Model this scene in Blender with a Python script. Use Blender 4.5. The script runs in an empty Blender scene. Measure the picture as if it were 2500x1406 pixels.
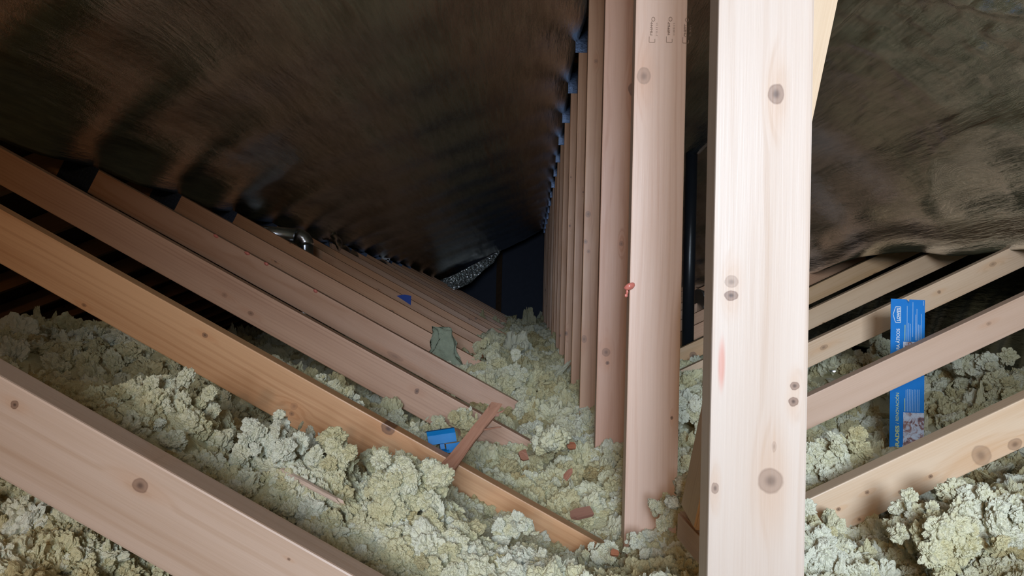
import bpy, bmesh, math, random
import numpy as np
from mathutils import Matrix, Vector

random.seed(7)
rng = np.random.default_rng(7)
scene = bpy.context.scene
C = scene.collection

# ------------------------------------------------------------------ camera
H = 1.0                                   # camera height above the attic datum
F_PX, CX, CY = 1880.0, 1250.0, 703.0
VPX, VPY, ROLL = 1297.0, 745.0, math.radians(1.45)
yc = Vector(((VPX - CX) / F_PX, -(VPY - CY) / F_PX, -1)).normalized()
zc = Vector((math.sin(ROLL), math.cos(ROLL), 0))
zc = (zc - yc * zc.dot(yc)).normalized()
xc = yc.cross(zc)
R = Matrix((xc, yc, zc))
cam_d = bpy.data.cameras.new('camera')
cam = bpy.data.objects.new('camera', cam_d)
cam.matrix_world = Matrix.Translation((0, 0, H)) @ R.to_4x4()
cam_d.sensor_width = 36
cam_d.lens = F_PX / 2500 * 36
cam_d.clip_start = 0.02
C.objects.link(cam)
scene.camera = cam


def at(px, py, Y):
    """world point at depth Y seen at a pixel of the 2500x1406 frame"""
    d = R @ Vector(((px - CX) / F_PX, -(py - CY) / F_PX, -1))
    d = d * (Y / d.y)
    return Vector((d.x, d.y, d.z + H))


# ------------------------------------------------------------------ world, lights, exposure
world = bpy.data.worlds.new('world')
scene.world = world
world.use_nodes = True
bg = world.node_tree.nodes['Background']
bg.inputs[0].default_value = (0.62, 0.78, 1.0, 1)
bg.inputs[1].default_value = 0.10

WIN = (-0.45, 0.55, 0.0, 0.98)          # gable opening behind the camera: x0, x1, z0, z1 (z from the camera)
ld = bpy.data.lights.new('gable_daylight', 'AREA')
ld.shape = 'RECTANGLE'
ld.size, ld.size_y = 0.62, 0.72
ld.energy = 13.2
ld.spread = math.radians(53)
ld.color = (0.70, 0.84, 1.0)
lo = bpy.data.objects.new('gable_daylight', ld)
lo.location = (0.05, -2.0, H + 0.48)
lo.rotation_euler = (math.radians(82.5), 0, math.radians(-9))
C.objects.link(lo)
bd = bpy.data.lights.new('added_warm_fill', 'POINT')     # added unseen warm fill behind the camera, turns the left beams orange
bd.energy = 24
bd.color = (1.0, 0.55, 0.24)
bd.shadow_soft_size = 0.06
bo = bpy.data.objects.new('added_warm_fill', bd)
bo.location = (-0.45, -1.7, H + 0.45)
C.objects.link(bo)

scene.cycles.max_bounces = 6
scene.cycles.diffuse_bounces = 3
scene.cycles.glossy_bounces = 4
vs = scene.view_settings
vs.view_transform = 'Standard'
vs.look = 'None'
vs.exposure = 0.0
vs.gamma = 1.0
vs.use_curve_mapping = False


# ------------------------------------------------------------------ helpers
def tag(o, label=None, cat=None, group=None, kind=None):
    if label: o['label'] = label
    if cat: o['category'] = cat
    if group: o['group'] = group
    if kind: o['kind'] = kind
    return o


def link(name, me, mat=None, parent=None):
    o = bpy.data.objects.new(name, me)
    C.objects.link(o)
    if mat and me is not None and not me.materials:
        me.materials.append(mat)
    if parent:
        o.parent = parent
        o.matrix_parent_inverse = Matrix.Identity(4)
    return o


def empty(name, loc=(0, 0, 0), rot=None):
    o = bpy.data.objects.new(name, None)
    o.empty_display_size = 0.05
    o.location = loc
    if rot: o.rotation_euler = rot
    C.objects.link(o)
    return o


def mesh_of(name, verts, faces, smooth=False):
    me = bpy.data.meshes.new(name)
    me.from_pydata([tuple(v) for v in verts], [], faces)
    me.update()
    if smooth:
        me.polygons.foreach_set('use_smooth', [True] * len(me.polygons))
    return me


def bm_mesh(name, bm, smooth=False):
    me = bpy.data.meshes.new(name)
    bmesh.ops.recalc_face_normals(bm, faces=bm.faces)
    bm.to_mesh(me)
    bm.free()
    if smooth:
        me.polygons.foreach_set('use_smooth', [True] * len(me.polygons))
    return me


def bm_box(bm, x0, x1, y0, y1, z0, z1, m=None):
    vs_ = [bm.verts.new((x, y, z)) for x in (x0, x1) for y in (y0, y1) for z in (z0, z1)]
    if m:
        for v in vs_: v.co = m @ v.co
    for f in ((0, 1, 3, 2), (4, 6, 7, 5), (0, 4, 5, 1), (2, 3, 7, 6), (0, 2, 6, 4), (1, 5, 7, 3)):
        bm.faces.new([vs_[i] for i in f])
    return vs_


def _hash(ix, iy, iz, seed):
    h = (ix.astype(np.int64) * 374761393 + iy.astype(np.int64) * 668265263 + iz.astype(np.int64) * 2147483647 + seed * 974711) & 0xffffffff
    h = ((h ^ (h >> 13)) * 1274126177) & 0xffffffff
    h = (h ^ (h >> 16)) & 0xffffffff
    return h / 4294967295.0


def vnoise(x, y, z=None, seed=0):
    """smooth value noise in [-1, 1]"""
    x = np.asarray(x, float); y = np.asarray(y, float)
    z = np.zeros_like(x) if z is None else np.asarray(z, float)
    fx, fy, fz = np.floor(x), np.floor(y), np.floor(z)
    ux, uy, uz = x - fx, y - fy, z - fz
    ux, uy, uz = [u * u * (3 - 2 * u) for u in (ux, uy, uz)]
    r = 0
    for dx in (0, 1):
        for dy in (0, 1):
            for dz in (0, 1):
                w = (ux if dx else 1 - ux) * (uy if dy else 1 - uy) * (uz if dz else 1 - uz)
                r = r + w * _hash(fx + dx, fy + dy, fz + dz, seed)
    return r * 2 - 1


# ------------------------------------------------------------------ materials
class NT:
    def __init__(self, name):
        self.m = bpy.data.materials.new(name)
        self.m.use_nodes = True
        self.t = self.m.node_tree
        self.b = self.t.nodes['Principled BSDF']

    def n(self, typ, **kw):
        nd = self.t.nodes.new(typ)
        for k, v in kw.items(): setattr(nd, k, v)
        return nd

    def set(self, sock, v):
        if hasattr(v, 'links') or isinstance(v, bpy.types.NodeSocket):
            self.t.links.new(v, sock)
        else:
            sock.default_value = v

    def math(self, op, a, b=0.0, c=None, clamp=False):
        nd = self.n('ShaderNodeMath', operation=op, use_clamp=clamp)
        self.set(nd.inputs[0], a); self.set(nd.inputs[1], b)
        if c is not None: self.set(nd.inputs[2], c)
        return nd.outputs[0]

    def comb(self, x, y, z):
        nd = self.n('ShaderNodeCombineXYZ')
        for i, v in enumerate((x, y, z)): self.set(nd.inputs[i], v)
        return nd.outputs[0]

    def noise(self, vec, scale=1.0, detail=2.0, rough=0.5, dist=0.0):
        nd = self.n('ShaderNodeTexNoise')
        self.set(nd.inputs['Vector'], vec)
        nd.inputs['Scale'].default_value = scale
        nd.inputs['Detail'].default_value = detail
        nd.inputs['Roughness'].default_value = rough
        nd.inputs['Distortion'].default_value = dist
        return nd.outputs['Fac']

    def ramp(self, f, stops, interp='LINEAR'):
        nd = self.n('ShaderNodeValToRGB')
        self.set(nd.inputs[0], f)
        cr = nd.color_ramp
        cr.interpolation = interp
        while len(cr.elements) < len(stops): cr.elements.new(0.5)
        for e, (p, c) in zip(cr.elements, stops):
            e.position = p
            e.color = (*c, 1) if len(c) == 3 else c
        return nd.outputs[0]

    def mix(self, f, a, b, mode='MIX'):
        nd = self.n('ShaderNodeMix', data_type='RGBA', blend_type=mode)
        self.set(nd.inputs[0], f)
        for s, v in ((nd.inputs[6], a), (nd.inputs[7], b)):
            if isinstance(v, tuple): v = (*v, 1) if len(v) == 3 else v
            self.set(s, v)
        return nd.outputs[2]

    def rng(self, f, a, b, c=0.0, d=1.0):
        nd = self.n('ShaderNodeMapRange', clamp=True, interpolation_type='SMOOTHSTEP')
        self.set(nd.inputs[0], f)
        for i, v in enumerate((a, b, c, d)): self.set(nd.inputs[1 + i], v)
        return nd.outputs[0]

    def bump(self, h, strength=0.3, dist=0.002, prev=None):
        nd = self.n('ShaderNodeBump')
        nd.inputs['Strength'].default_value = strength
        nd.inputs['Distance'].default_value = dist
        self.set(nd.inputs['Height'], h)
        if prev is not None: self.set(nd.inputs['Normal'], prev)
        self.t.links.new(nd.outputs[0], self.b.inputs['Normal'])
        return nd.outputs[0]


def make_wood(name, light, dark, knots=(), auto_knots=0.5, rough=0.42, ring=0.006, spec=0.5, stain=None):
    """lumber: growth rings round an off-board pith, fibres along local x, knots as (u, v, radius_u, radius_v, darkness)"""
    w = NT(name)
    tc = w.n('ShaderNodeTexCoord')
    oi = w.n('ShaderNodeObjectInfo')
    sp = w.n('ShaderNodeSeparateXYZ')
    w.t.links.new(tc.outputs['Object'], sp.inputs[0])
    u, t, v = sp.outputs
    rnd = w.math('MULTIPLY', oi.outputs['Random'], 37.0)
    wob = w.noise(w.comb(w.math('ADD', w.math('MULTIPLY', u, 2.2), rnd), w.math('MULTIPLY', t, 6), w.math('MULTIPLY', v, 6)), 1.0, 3, 0.5)
    dark_k = 0.0
    core_k = 0.0
    halo = 0.0
    swirl = 0.0
    ks = []
    for (ku, kv, ru, rv, dk) in knots:
        a = w.math('DIVIDE', w.math('SUBTRACT', u, ku), ru)
        b = w.math('DIVIDE', w.math('SUBTRACT', v, kv), rv)
        ks.append((a, b, dk))
    if auto_knots > 0:
        vo = w.n('ShaderNodeTexVoronoi', voronoi_dimensions='3D', feature='F1')
        vec = w.comb(w.math('ADD', w.math('DIVIDE', u, 0.34), rnd), w.math('ADD', w.math('DIVIDE', v, 0.08), rnd), 0.5)
        w.t.links.new(vec, vo.inputs['Vector'])
        vo.inputs['Scale'].default_value = 1.0
        ps = w.n('ShaderNodeSeparateXYZ'); w.t.links.new(vo.outputs['Position'], ps.inputs[0])
        cs = w.n('ShaderNodeSeparateColor'); w.t.links.new(vo.outputs['Color'], cs.inputs[0])
        du = w.math('MULTIPLY', w.math('SUBTRACT', w.math('ADD', w.math('DIVIDE', u, 0.34), rnd), ps.outputs[0]), 0.34)
        dv = w.math('MULTIPLY', w.math('SUBTRACT', w.math('ADD', w.math('DIVIDE', v, 0.08), rnd), ps.outputs[1]), 0.08)
        keep = w.math('LESS_THAN', cs.outputs[1], auto_knots)
        rad = w.math('MULTIPLY', w.math('MULTIPLY_ADD', cs.outputs[0], 0.006, 0.003), keep)
        rad = w.math('MAXIMUM', rad, 0.0001)
        ks.append((w.math('DIVIDE', du, w.math('MULTIPLY', rad, 1.2)), w.math('DIVIDE', dv, rad), 0.75))
    for a, b, dk in ks:
        ang = w.noise(w.comb(w.math('MULTIPLY', a, 0.7), w.math('MULTIPLY', b, 0.7), dk * 9), 1.0, 2)
        d2 = w.math('ADD', w.math('MULTIPLY', a, a), w.math('MULTIPLY', b, b))
        d = w.math('MULTIPLY', w.math('SQRT', d2), w.math('MULTIPLY_ADD', ang, 0.5, 0.75))
        ins = w.rng(d, 1.06, 0.92)
        rim = w.math('MULTIPLY', w.rng(d, 1.25, 1.0), w.rng(d, 0.75, 0.98))
        cor = w.rng(d, 0.75, 0.1)
        dark_k = w.math('MAXIMUM', dark_k, w.math('MAXIMUM', w.math('MULTIPLY', ins, 0.70 * dk), w.math('MULTIPLY', rim, 0.80 * dk)))
        core_k = w.math('MAXIMUM', core_k, w.math('MULTIPLY', cor, dk))
        dl = w.math('SQRT', w.math('ADD', w.math('MULTIPLY', w.math('MULTIPLY', a, a), 0.12), w.math('MULTIPLY', b, b)))
        fo = w.rng(dl, 2.6, 0.4)
        swirl = w.math('ADD', swirl, fo)
        halo = w.math('MAXIMUM', halo, fo)
    # rings
    dv0 = w.math('SUBTRACT', v, w.math('MULTIPLY_ADD', oi.outputs['Random'], 0.16, -0.04))
    dt0 = w.math('ADD', t, w.math('MULTIPLY_ADD', oi.outputs['Random'], -0.05, 0.10))
    r = w.math('SQRT', w.math('ADD', w.math('MULTIPLY', dv0, dv0), w.math('MULTIPLY', dt0, dt0)))
    r = w.math('ADD', r, w.math('MULTIPLY', wob, 0.022))
    r = w.math('ADD', r, w.math('MULTIPLY', swirl, 0.012))
    s = w.math('SINE', w.math('MULTIPLY', r, 2 * math.pi / ring))
    band = w.rng(s, -0.2, 1.0)
    fib = w.noise(w.comb(w.math('ADD', w.math('MULTIPLY', u, 7), rnd), w.math('MULTIPLY', t, 420), w.math('MULTIPLY', v, 420)), 1.0, 3, 0.6)
    big = w.noise(w.comb(w.math('ADD', w.math('MULTIPLY', u, 1.3), rnd), w.math('MULTIPLY', t, 14), w.math('MULTIPLY', v, 22)), 1.0, 2, 0.5)
    bm_ = w.rng(w.noise(w.comb(w.math('ADD', w.math('MULTIPLY', u, 1.1), rnd), w.math('MULTIPLY', t, 30), w.math('MULTIPLY', v, 45)), 1.0, 2, 0.5), 0.35, 0.7)
    f = w.math('ADD', w.math('MULTIPLY', w.math('MULTIPLY', band, bm_), 0.22), w.math('ADD', w.math('MULTIPLY', fib, 0.42), w.math('MULTIPLY', big, 0.85)))
    col = w.mix(w.rng(f, 0.40, 1.15), light, dark)
    warm = tuple(a * b for a, b in zip(dark, (1.08, 0.86, 0.62)))
    col = w.mix(w.math('MULTIPLY', halo, 0.32), col, warm)
    if stain:
        su, sv, ru, rv, sc = stain
        a = w.math('DIVIDE', w.math('SUBTRACT', u, su), ru); b = w.math('DIVIDE', w.math('SUBTRACT', v, sv), rv)
        d = w.math('SQRT', w.math('ADD', w.math('MULTIPLY', a, a), w.math('MULTIPLY', b, b)))
        d = w.math('ADD', d, w.math('MULTIPLY', wob, 0.8))
        col = w.mix(w.math('MULTIPLY', w.rng(d, 1.5, 0.7), 0.6), col, sc)
    hue = w.n('ShaderNodeHueSaturation')
    w.set(hue.inputs['Color'], col)
    w.set(hue.inputs['Value'], w.math('MULTIPLY_ADD', oi.outputs['Random'], 0.22, 0.90))
    w.set(hue.inputs['Saturation'], w.math('MULTIPLY_ADD', w.math('FRACT', w.math('MULTIPLY', oi.outputs['Random'], 7.13)), 0.24, 0.90))
    col = w.mix(dark_k, hue.outputs[0], (0.13, 0.055, 0.03))
    col = w.mix(w.math('MULTIPLY', core_k, 0.8), col, (0.045, 0.02, 0.014))
    w.set(w.b.inputs['Base Color'], col)
    gl = w.noise(w.comb(w.math('ADD', w.math('MULTIPLY', u, 6.0), rnd), 0.0, w.math('MULTIPLY', v, 9)), 1.0, 2, 0.5)
    w.set(w.b.inputs['Roughness'], w.math('ADD', w.math('MULTIPLY_ADD', fib, 0.15, rough - 0.15), w.math('MULTIPLY', gl, 0.16)))
    w.b.inputs['Specular IOR Level'].default_value = spec
    w.bump(fib, 0.15, 0.0010)
    return w.m


def simple(name, col, rough=0.5, metal=0.0, spec=0.5, bump=None, var=0.0):
    w = NT(name)
    tc = w.n('ShaderNodeTexCoord')
    nz = w.noise(tc.outputs['Object'], bump[0] if bump else 20.0, 4, 0.6)
    c2 = tuple(max(0, x * (1 - var)) for x in col)
    w.set(w.b.inputs['Base Color'], w.mix(nz, c2, tuple(min(1, x * (1 + var)) for x in col)))
    w.b.inputs['Roughness'].default_value = rough
    w.b.inputs['Metallic'].default_value = metal
    w.b.inputs['Specular IOR Level'].default_value = spec
    if bump: w.bump(nz, bump[1], bump[2])
    return w.m


PALE = ((0.565, 0.46, 0.385), (0.46, 0.325, 0.235))
PINK = ((0.70, 0.44, 0.33), (0.52, 0.27, 0.18))
ORNG = ((0.68, 0.38, 0.22), (0.48, 0.22, 0.105))


def make_foil(name, base, rough, ax, fine=1.0, wr=1.0):
    """woven metallised sheet: streaks run along the depth of the attic"""
    w = NT(name)
    tc = w.n('ShaderNodeTexCoord')
    sp = w.n('ShaderNodeSeparateXYZ')
    w.t.links.new(tc.outputs['Object'], sp.inputs[0])
    x, y, z = sp.outputs
    st = w.noise(w.comb(w.math('MULTIPLY', x, 48), w.math('MULTIPLY', y, 4.5), w.math('MULTIPLY', z, 48)), 1.0, 5, 0.68)
    blot = w.noise(w.comb(w.math('MULTIPLY', x, 5), w.math('MULTIPLY', y, 1.5), w.math('MULTIPLY', z, 5)), 1.0, 3, 0.55)
    cr = w.noise(tc.outputs['Object'], 16.0, 5, 0.6, 0.6)
    wy = w.math('SINE', w.math('MULTIPLY', y, 2 * math.pi / 0.0042))
    wx = w.math('SINE', w.math('MULTIPLY', w.math('ADD', x, z), 2 * math.pi / 0.0042))
    weave = w.math('MULTIPLY', wy, wx)
    streak_mix = w.rng(w.math('ADD', w.math('MULTIPLY', st, 0.6), w.math('MULTIPLY', blot, 0.4)), 0.36, 0.62)  # random streaks along the depth vary the base colour
    w.set(w.b.inputs['Base Color'], w.mix(streak_mix, tuple(c * 0.66 for c in base), base))
    w.b.inputs['Metallic'].default_value = 1.0
    w.set(w.b.inputs['Roughness'], w.math('MAXIMUM', w.math('MULTIPLY_ADD', st, 0.20, rough - 0.10), 0.05))
    b1 = w.bump(st, 0.42 * wr, 0.010)
    b2 = w.bump(cr, 0.22 * wr, 0.006, b1)
    w.bump(weave, 0.10 * fine, 0.0006, b2)
    return w.m


FOIL_L = make_foil('radiant_barrier_foil', (0.90, 0.91, 0.87), 0.125, 0)
FOIL_R = make_foil('crumpled_barrier_foil', (0.92, 0.94, 0.91), 0.15, 0, 1.2, 0.9)
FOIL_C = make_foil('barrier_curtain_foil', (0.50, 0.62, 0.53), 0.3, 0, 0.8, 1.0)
FOIL_B = simple('bright_crinkled_foil', (0.88, 0.92, 0.97), 0.33, 1.0, 0.5, (26.0, 0.25, 0.012), 0.1)
GALV = simple('galvanised_plate', (0.09, 0.125, 0.20), 0.42, 1.0, 0.5, (90.0, 0.5, 0.002), 0.3)
DUCT = simple('galvanised_duct', (0.66, 0.70, 0.76), 0.25, 1.0, 0.5, (30.0, 0.3, 0.003), 0.2)
BLACK = simple('black_abs_pipe', (0.012, 0.014, 0.018), 0.35, 0.0, 0.5, (60.0, 0.1, 0.001), 0.2)
DECK = simple('roof_deck_board', (0.10, 0.06, 0.035), 0.8, 0.0, 0.2, (30.0, 0.4, 0.004), 0.4)
DRYWALL = simple('grey_drywall', (0.40, 0.40, 0.38), 0.9, 0.0, 0.2, (30.0, 0.2, 0.002), 0.1)
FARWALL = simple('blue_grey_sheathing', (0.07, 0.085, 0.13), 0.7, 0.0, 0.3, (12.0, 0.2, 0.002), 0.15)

# ------------------------------------------------------------------ attic shell
RX = 0.213                                 # ridge line
PITCH = 0.40
RAFT_Z = 1.14                              # underside of the top chords at the ridge (from the camera)
FLOOR = -0.57
Y0, Y1 = -2.10, 12.4
SPACING = 0.61
NTRUSS = 18


def truss_y(n): return 0.72 + SPACING * (n - 1)
def chord(x): return RAFT_Z - PITCH * abs(x - RX)


DECK_Z = RAFT_Z + 0.105
EAVE = (DECK_Z - FLOOR) / PITCH
GABLE = [(RX - EAVE, FLOOR), (RX, DECK_Z), (RX + EAVE, FLOOR)]

# roof decking (two slopes)
th = 0.02
bm = bmesh.new()
for s in (-1, 1):
    pts = [(RX, DECK_Z), (RX + s * (EAVE + 0.1), FLOOR - 0.04), (RX + s * (EAVE + 0.1), FLOOR - 0.04 + th), (RX, DECK_Z + th)]
    a = [bm.verts.new((x, Y0 - 0.05, z + H)) for x, z in pts]
    b = [bm.verts.new((x, Y1 + 0.05, z + H)) for x, z in pts]
    bm.faces.new(a); bm.faces.new(b[::-1])
    for i in range(4):
        j = (i + 1) % 4
        bm.faces.new([a[i], b[i], b[j], a[j]])
tag(link('ceiling', bm_mesh('ceiling', bm), DECK), 'dark roof decking above the trusses', kind='structure')
bm = bmesh.new()
bm_box(bm, RX - EAVE, RX + EAVE, Y0, Y1, H + FLOOR - 0.02, H + FLOOR)
tag(link('floor', bm_mesh('floor', bm), DRYWALL), 'drywall attic floor under the loose insulation', kind='structure')


def prism(bm, pts, ya, yb):
    a = [bm.verts.new((x, ya, z + H)) for x, z in pts]
    b = [bm.verts.new((x, yb, z + H)) for x, z in pts]
    bm.faces.new(a); bm.faces.new(b[::-1])
    n = len(pts)
    for i in range(n):
        bm.faces.new([a[i], b[i], b[(i + 1) % n], a[(i + 1) % n]])


bm = bmesh.new()
prism(bm, GABLE, Y1, Y1 + 0.05)
tag(link('wall_far', bm_mesh('wall_far', bm), FARWALL), 'dim blue grey gable wall at the far end', kind='structure')
rz = lambda x: DECK_Z - PITCH * abs(x - RX)
x0, x1, z0, z1 = WIN
bm = bmesh.new()
prism(bm, [GABLE[0], (x0, FLOOR), (x0, rz(x0))], Y0 - 0.05, Y0)
prism(bm, [(x1, FLOOR), GABLE[2], (x1, rz(x1))], Y0 - 0.05, Y0)
prism(bm, [(x0, FLOOR), (x1, FLOOR), (x1, z0), (x0, z0)], Y0 - 0.05, Y0)
prism(bm, [(x0, z1), (x1, z1), (x1, rz(x1)), GABLE[1], (x0, rz(x0))], Y0 - 0.05, Y0)
tag(link('wall_back', bm_mesh('wall_back', bm), DRYWALL), 'near gable wall with a daylight opening', kind='structure')

# ------------------------------------------------------------------ trusses
T38 = 0.038
PW = 0.089
WLT = lambda x: -0.425 - 0.515 * (x - 0.168)      # top edge of the left webs
WRT = lambda x: -0.430 + 0.505 * (x - 0.257)      # top edge of the right webs
TH_L, TH_R = math.atan(0.515), math.atan(0.505)
W_L, W_R = 0.084, 0.074


def frame2(p, q):
    """local frame: x along p->q in the truss plane, y depth, z across"""
    d = Vector((q[0] - p[0], 0, q[1] - p[1])).normalized()
    y = Vector((0, 1, 0))
    z = d.cross(y)
    m = Matrix((d, y, z)).transposed().to_4x4()
    return m


def board_mesh(name, poly, m, thick, bev=0.0022):
    """poly: corners (x, z) relative to the local origin in the truss plane; extruded along depth"""
    bm = bmesh.new()
    mi = m.inverted()
    a = [bm.verts.new(mi @ Vector((x, 0, z))) for x, z in poly]
    b = [bm.verts.new(mi @ Vector((x, thick, z))) for x, z in poly]
    bm.faces.new(a); bm.faces.new(b[::-1])
    n = len(poly)
    for i in range(n):
        bm.faces.new([a[i], b[i], b[(i + 1) % n], a[(i + 1) % n]])
    if bev:
        bmesh.ops.bevel(bm, geom=bm.edges[:], offset=bev, segments=2, affect='EDGES', profile=0.6)
    return bm_mesh(name, bm)


# local frames shared by every truss, relative to the truss Empty at (0.213, Y, H)
def rel(p): return (p[0] - RX, p[1])


XL, XR = 0.168, 0.257
# king post: local x is up
M_POST = frame2((0, 0), (0, 1))
O_POST = (0.0, -0.50)
post_poly = [(-PW / 2, 0), (PW / 2, 0), (PW / 2, RAFT_Z + 0.50 - PITCH * PW / 2), (0, RAFT_Z + 0.50), (-PW / 2, RAFT_Z + 0.50 - PITCH * PW / 2)]
ME_POST = board_mesh('king_post', post_poly, M_POST, T38)
# left web
wv = W_L / math.cos(TH_L)
xt = -(0.425 - 0.515 * 0.168 + RAFT_Z - PITCH * RX) / (PITCH + 0.515)
xb = xt - wv / (PITCH + 0.515)
pa, pb = (XL, WLT(XL)), (xt, WLT(xt))
M_WL = frame2(pb, pa)
O_WL = rel(pb)
polyL = [pb, pa, (XL, WLT(XL) - wv), (xb, WLT(xb) - wv)]
ME_WL = board_mesh('web_left', [(x - pb[0], z - pb[1]) for x, z in polyL], M_WL, T38)
# right web
wv = W_R / math.cos(TH_R)
xt2 = (RAFT_Z + PITCH * RX + 0.430 + 0.505 * 0.257) / (PITCH + 0.505)
xb2 = xt2 + wv / (PITCH + 0.505)
qa, qb = (XR, WRT(XR)), (xt2, WRT(xt2))
M_WR = frame2(qa, qb)
O_WR = rel(qa)
polyR = [qa, (XR, WRT(XR) - wv), (xb2, WRT(xb2) - wv), qb]
ME_WR = board_mesh('web_right', [(x - qa[0], z - qa[1]) for x, z in polyR], M_WR, T38)
# top chords and bottom chord
CH = 0.092
ME_CH = {}
for s in (-1, 1):
    far = s * (EAVE - 0.28)
    p0 = (0, RAFT_Z); p1 = (far, RAFT_Z - PITCH * abs(far))
    poly = [p0, p1, (p1[0], p1[1] + CH), (0, RAFT_Z + CH)]
    M = frame2(p0, p1)
    ME_CH[s] = (board_mesh('top_chord', [(x - p0[0], z - p0[1]) for x, z in poly], M, T38, 0), M, p0)
ME_BC = board_mesh('bottom_chord', [(-EAVE + 0.3, -0.035), (EAVE - 0.3, -0.035), (EAVE - 0.3, 0.035), (-EAVE + 0.3, 0.035)], frame2((0, 0), (1, 0)), T38, 0)


def plate_mesh(name, w, h, nx, nz):
    bm = bmesh.new()
    bm_box(bm, -w / 2, w / 2, -0.0012, 0, -h / 2, h / 2)
    for i in range(nx):
        for k in range(nz):
            x = -w / 2 + (i + 0.5) * w / nx
            z = -h / 2 + (k + 0.5) * h / nz
            bm_box(bm, x - w / nx * 0.30, x + w / nx * 0.30, -0.0034, -0.0010, z - h / nz * 0.22, z + h / nz * 0.22)
    return bm_mesh(name, bm)


ME_PL = plate_mesh('nail_plate', 0.118, 0.15, 7, 14)
ME_PW = plate_mesh('nail_plate', 0.12, 0.12, 8, 10)


def local_uv(M, O, n, px, py):
    """pixel on the front face of a board of truss n -> board-local (u, v)"""
    p = at(px, py, truss_y(n))
    q = Vector((p.x - RX - O[0], 0, p.z - H - O[1]))
    l = M.inverted() @ q
    return l.x, l.z


def K(M, O, n, lst):
    out = []
    for px, py, rx_, ry_, dk in lst:
        u, v = local_uv(M, O, n, px, py)
        s = truss_y(n) / F_PX
        out.append((u, v, rx_ * s, ry_ * s, dk))
    return out


# boards near the camera carry the knots the photograph shows: (pixel x, pixel y, radius along, radius across, darkness)
KP1 = K(M_POST, O_POST, 1, [(1895, 230, 22, 17, 0.8), (1786, 688, 13, 15, 0.5), (1785, 721, 11, 14, 0.95), (1940, 942, 9, 10, 0.9),
                            (1937, 980, 10, 10, 0.95), (1882, 1174, 27, 27, 0.6), (1746, 1192, 12, 8, 0.7), (1890, 1090, 12, 5, 0.3)])
KP2 = K(M_POST, O_POST, 2, [(1572, 186, 18, 15, 0.5), (1640, 1020, 4, 3, 0.9)])
KP3 = K(M_POST, O_POST, 3, [(1547, 217, 15, 11, 0.95), (1480, 860, 9, 9, 0.6), (1483, 886, 4, 4, 0.9), (1517, 595, 6, 5, 0.5)])
KP4 = K(M_POST, O_POST, 4, [(1437, 523, 7, 6, 0.6), (1430, 590, 5, 5, 0.6), (1438, 614, 4, 4, 0.5), (1427, 828, 8, 6, 0.5), (1456, 150, 5, 5, 0.4)])
KL1 = K(M_WL, O_WL, 1, [(36, 988, 9, 9, 0.95), (376, 1113, 12, 12, 0.85), (342, 1185, 18, 15, 0.8), (705, 1365, 4, 3, 0.8)])
KL2 = K(M_WL, O_WL, 2, [(948, 1047, 16, 11, 0.95), (500, 818, 7, 5, 0.85), (712, 1010, 6, 5, 0.6), (718, 992, 8, 8, 0.3), (205, 745, 6, 4, 0.6)])
KL3 = K(M_WL, O_WL, 3, [(1018, 955, 5, 6, 0.95), (612, 765, 7, 5, 0.6), (548, 720, 7, 5, 0.35)])
KL4 = K(M_WL, O_WL, 4, [(760, 690, 5, 6, 0.5), (965, 870, 20, 6, 0.35)])
KR2 = K(M_WR, O_WR, 2, [(2395, 1112, 20, 22, 0.5), (2478, 1085, 16, 12, 0.6), (2272, 1163, 5, 4, 0.8), (2198, 1201, 5, 4, 0.7),
                        (2117, 1202, 5, 4, 0.7), (2047, 1243, 5, 4, 0.85), (2098, 1268, 4, 4, 0.6)])
KR3 = K(M_WR, O_WR, 3, [(2414, 790, 6, 4, 0.35), (2040, 1040, 14, 5, 0.45)])
KR4 = K(M_WR, O_WR, 4, [(2012, 848, 9, 5, 0.5), (2294, 713, 4, 4, 0.6), (2425, 645, 8, 5, 0.4), (2445, 692, 9, 5, 0.6), (2295, 760, 14, 8, 0.3)])
KR5 = K(M_WR, O_WR, 5, [(2134, 742, 6, 6, 0.85), (2162, 722, 4, 4, 0.9), (2010, 790, 4, 3, 0.8)])
KR6 = K(M_WR, O_WR, 6, [(2138, 673, 7, 7, 0.85), (2094, 698, 4, 4, 0.85), (1692, 868, 8, 8, 0.8)])

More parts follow.
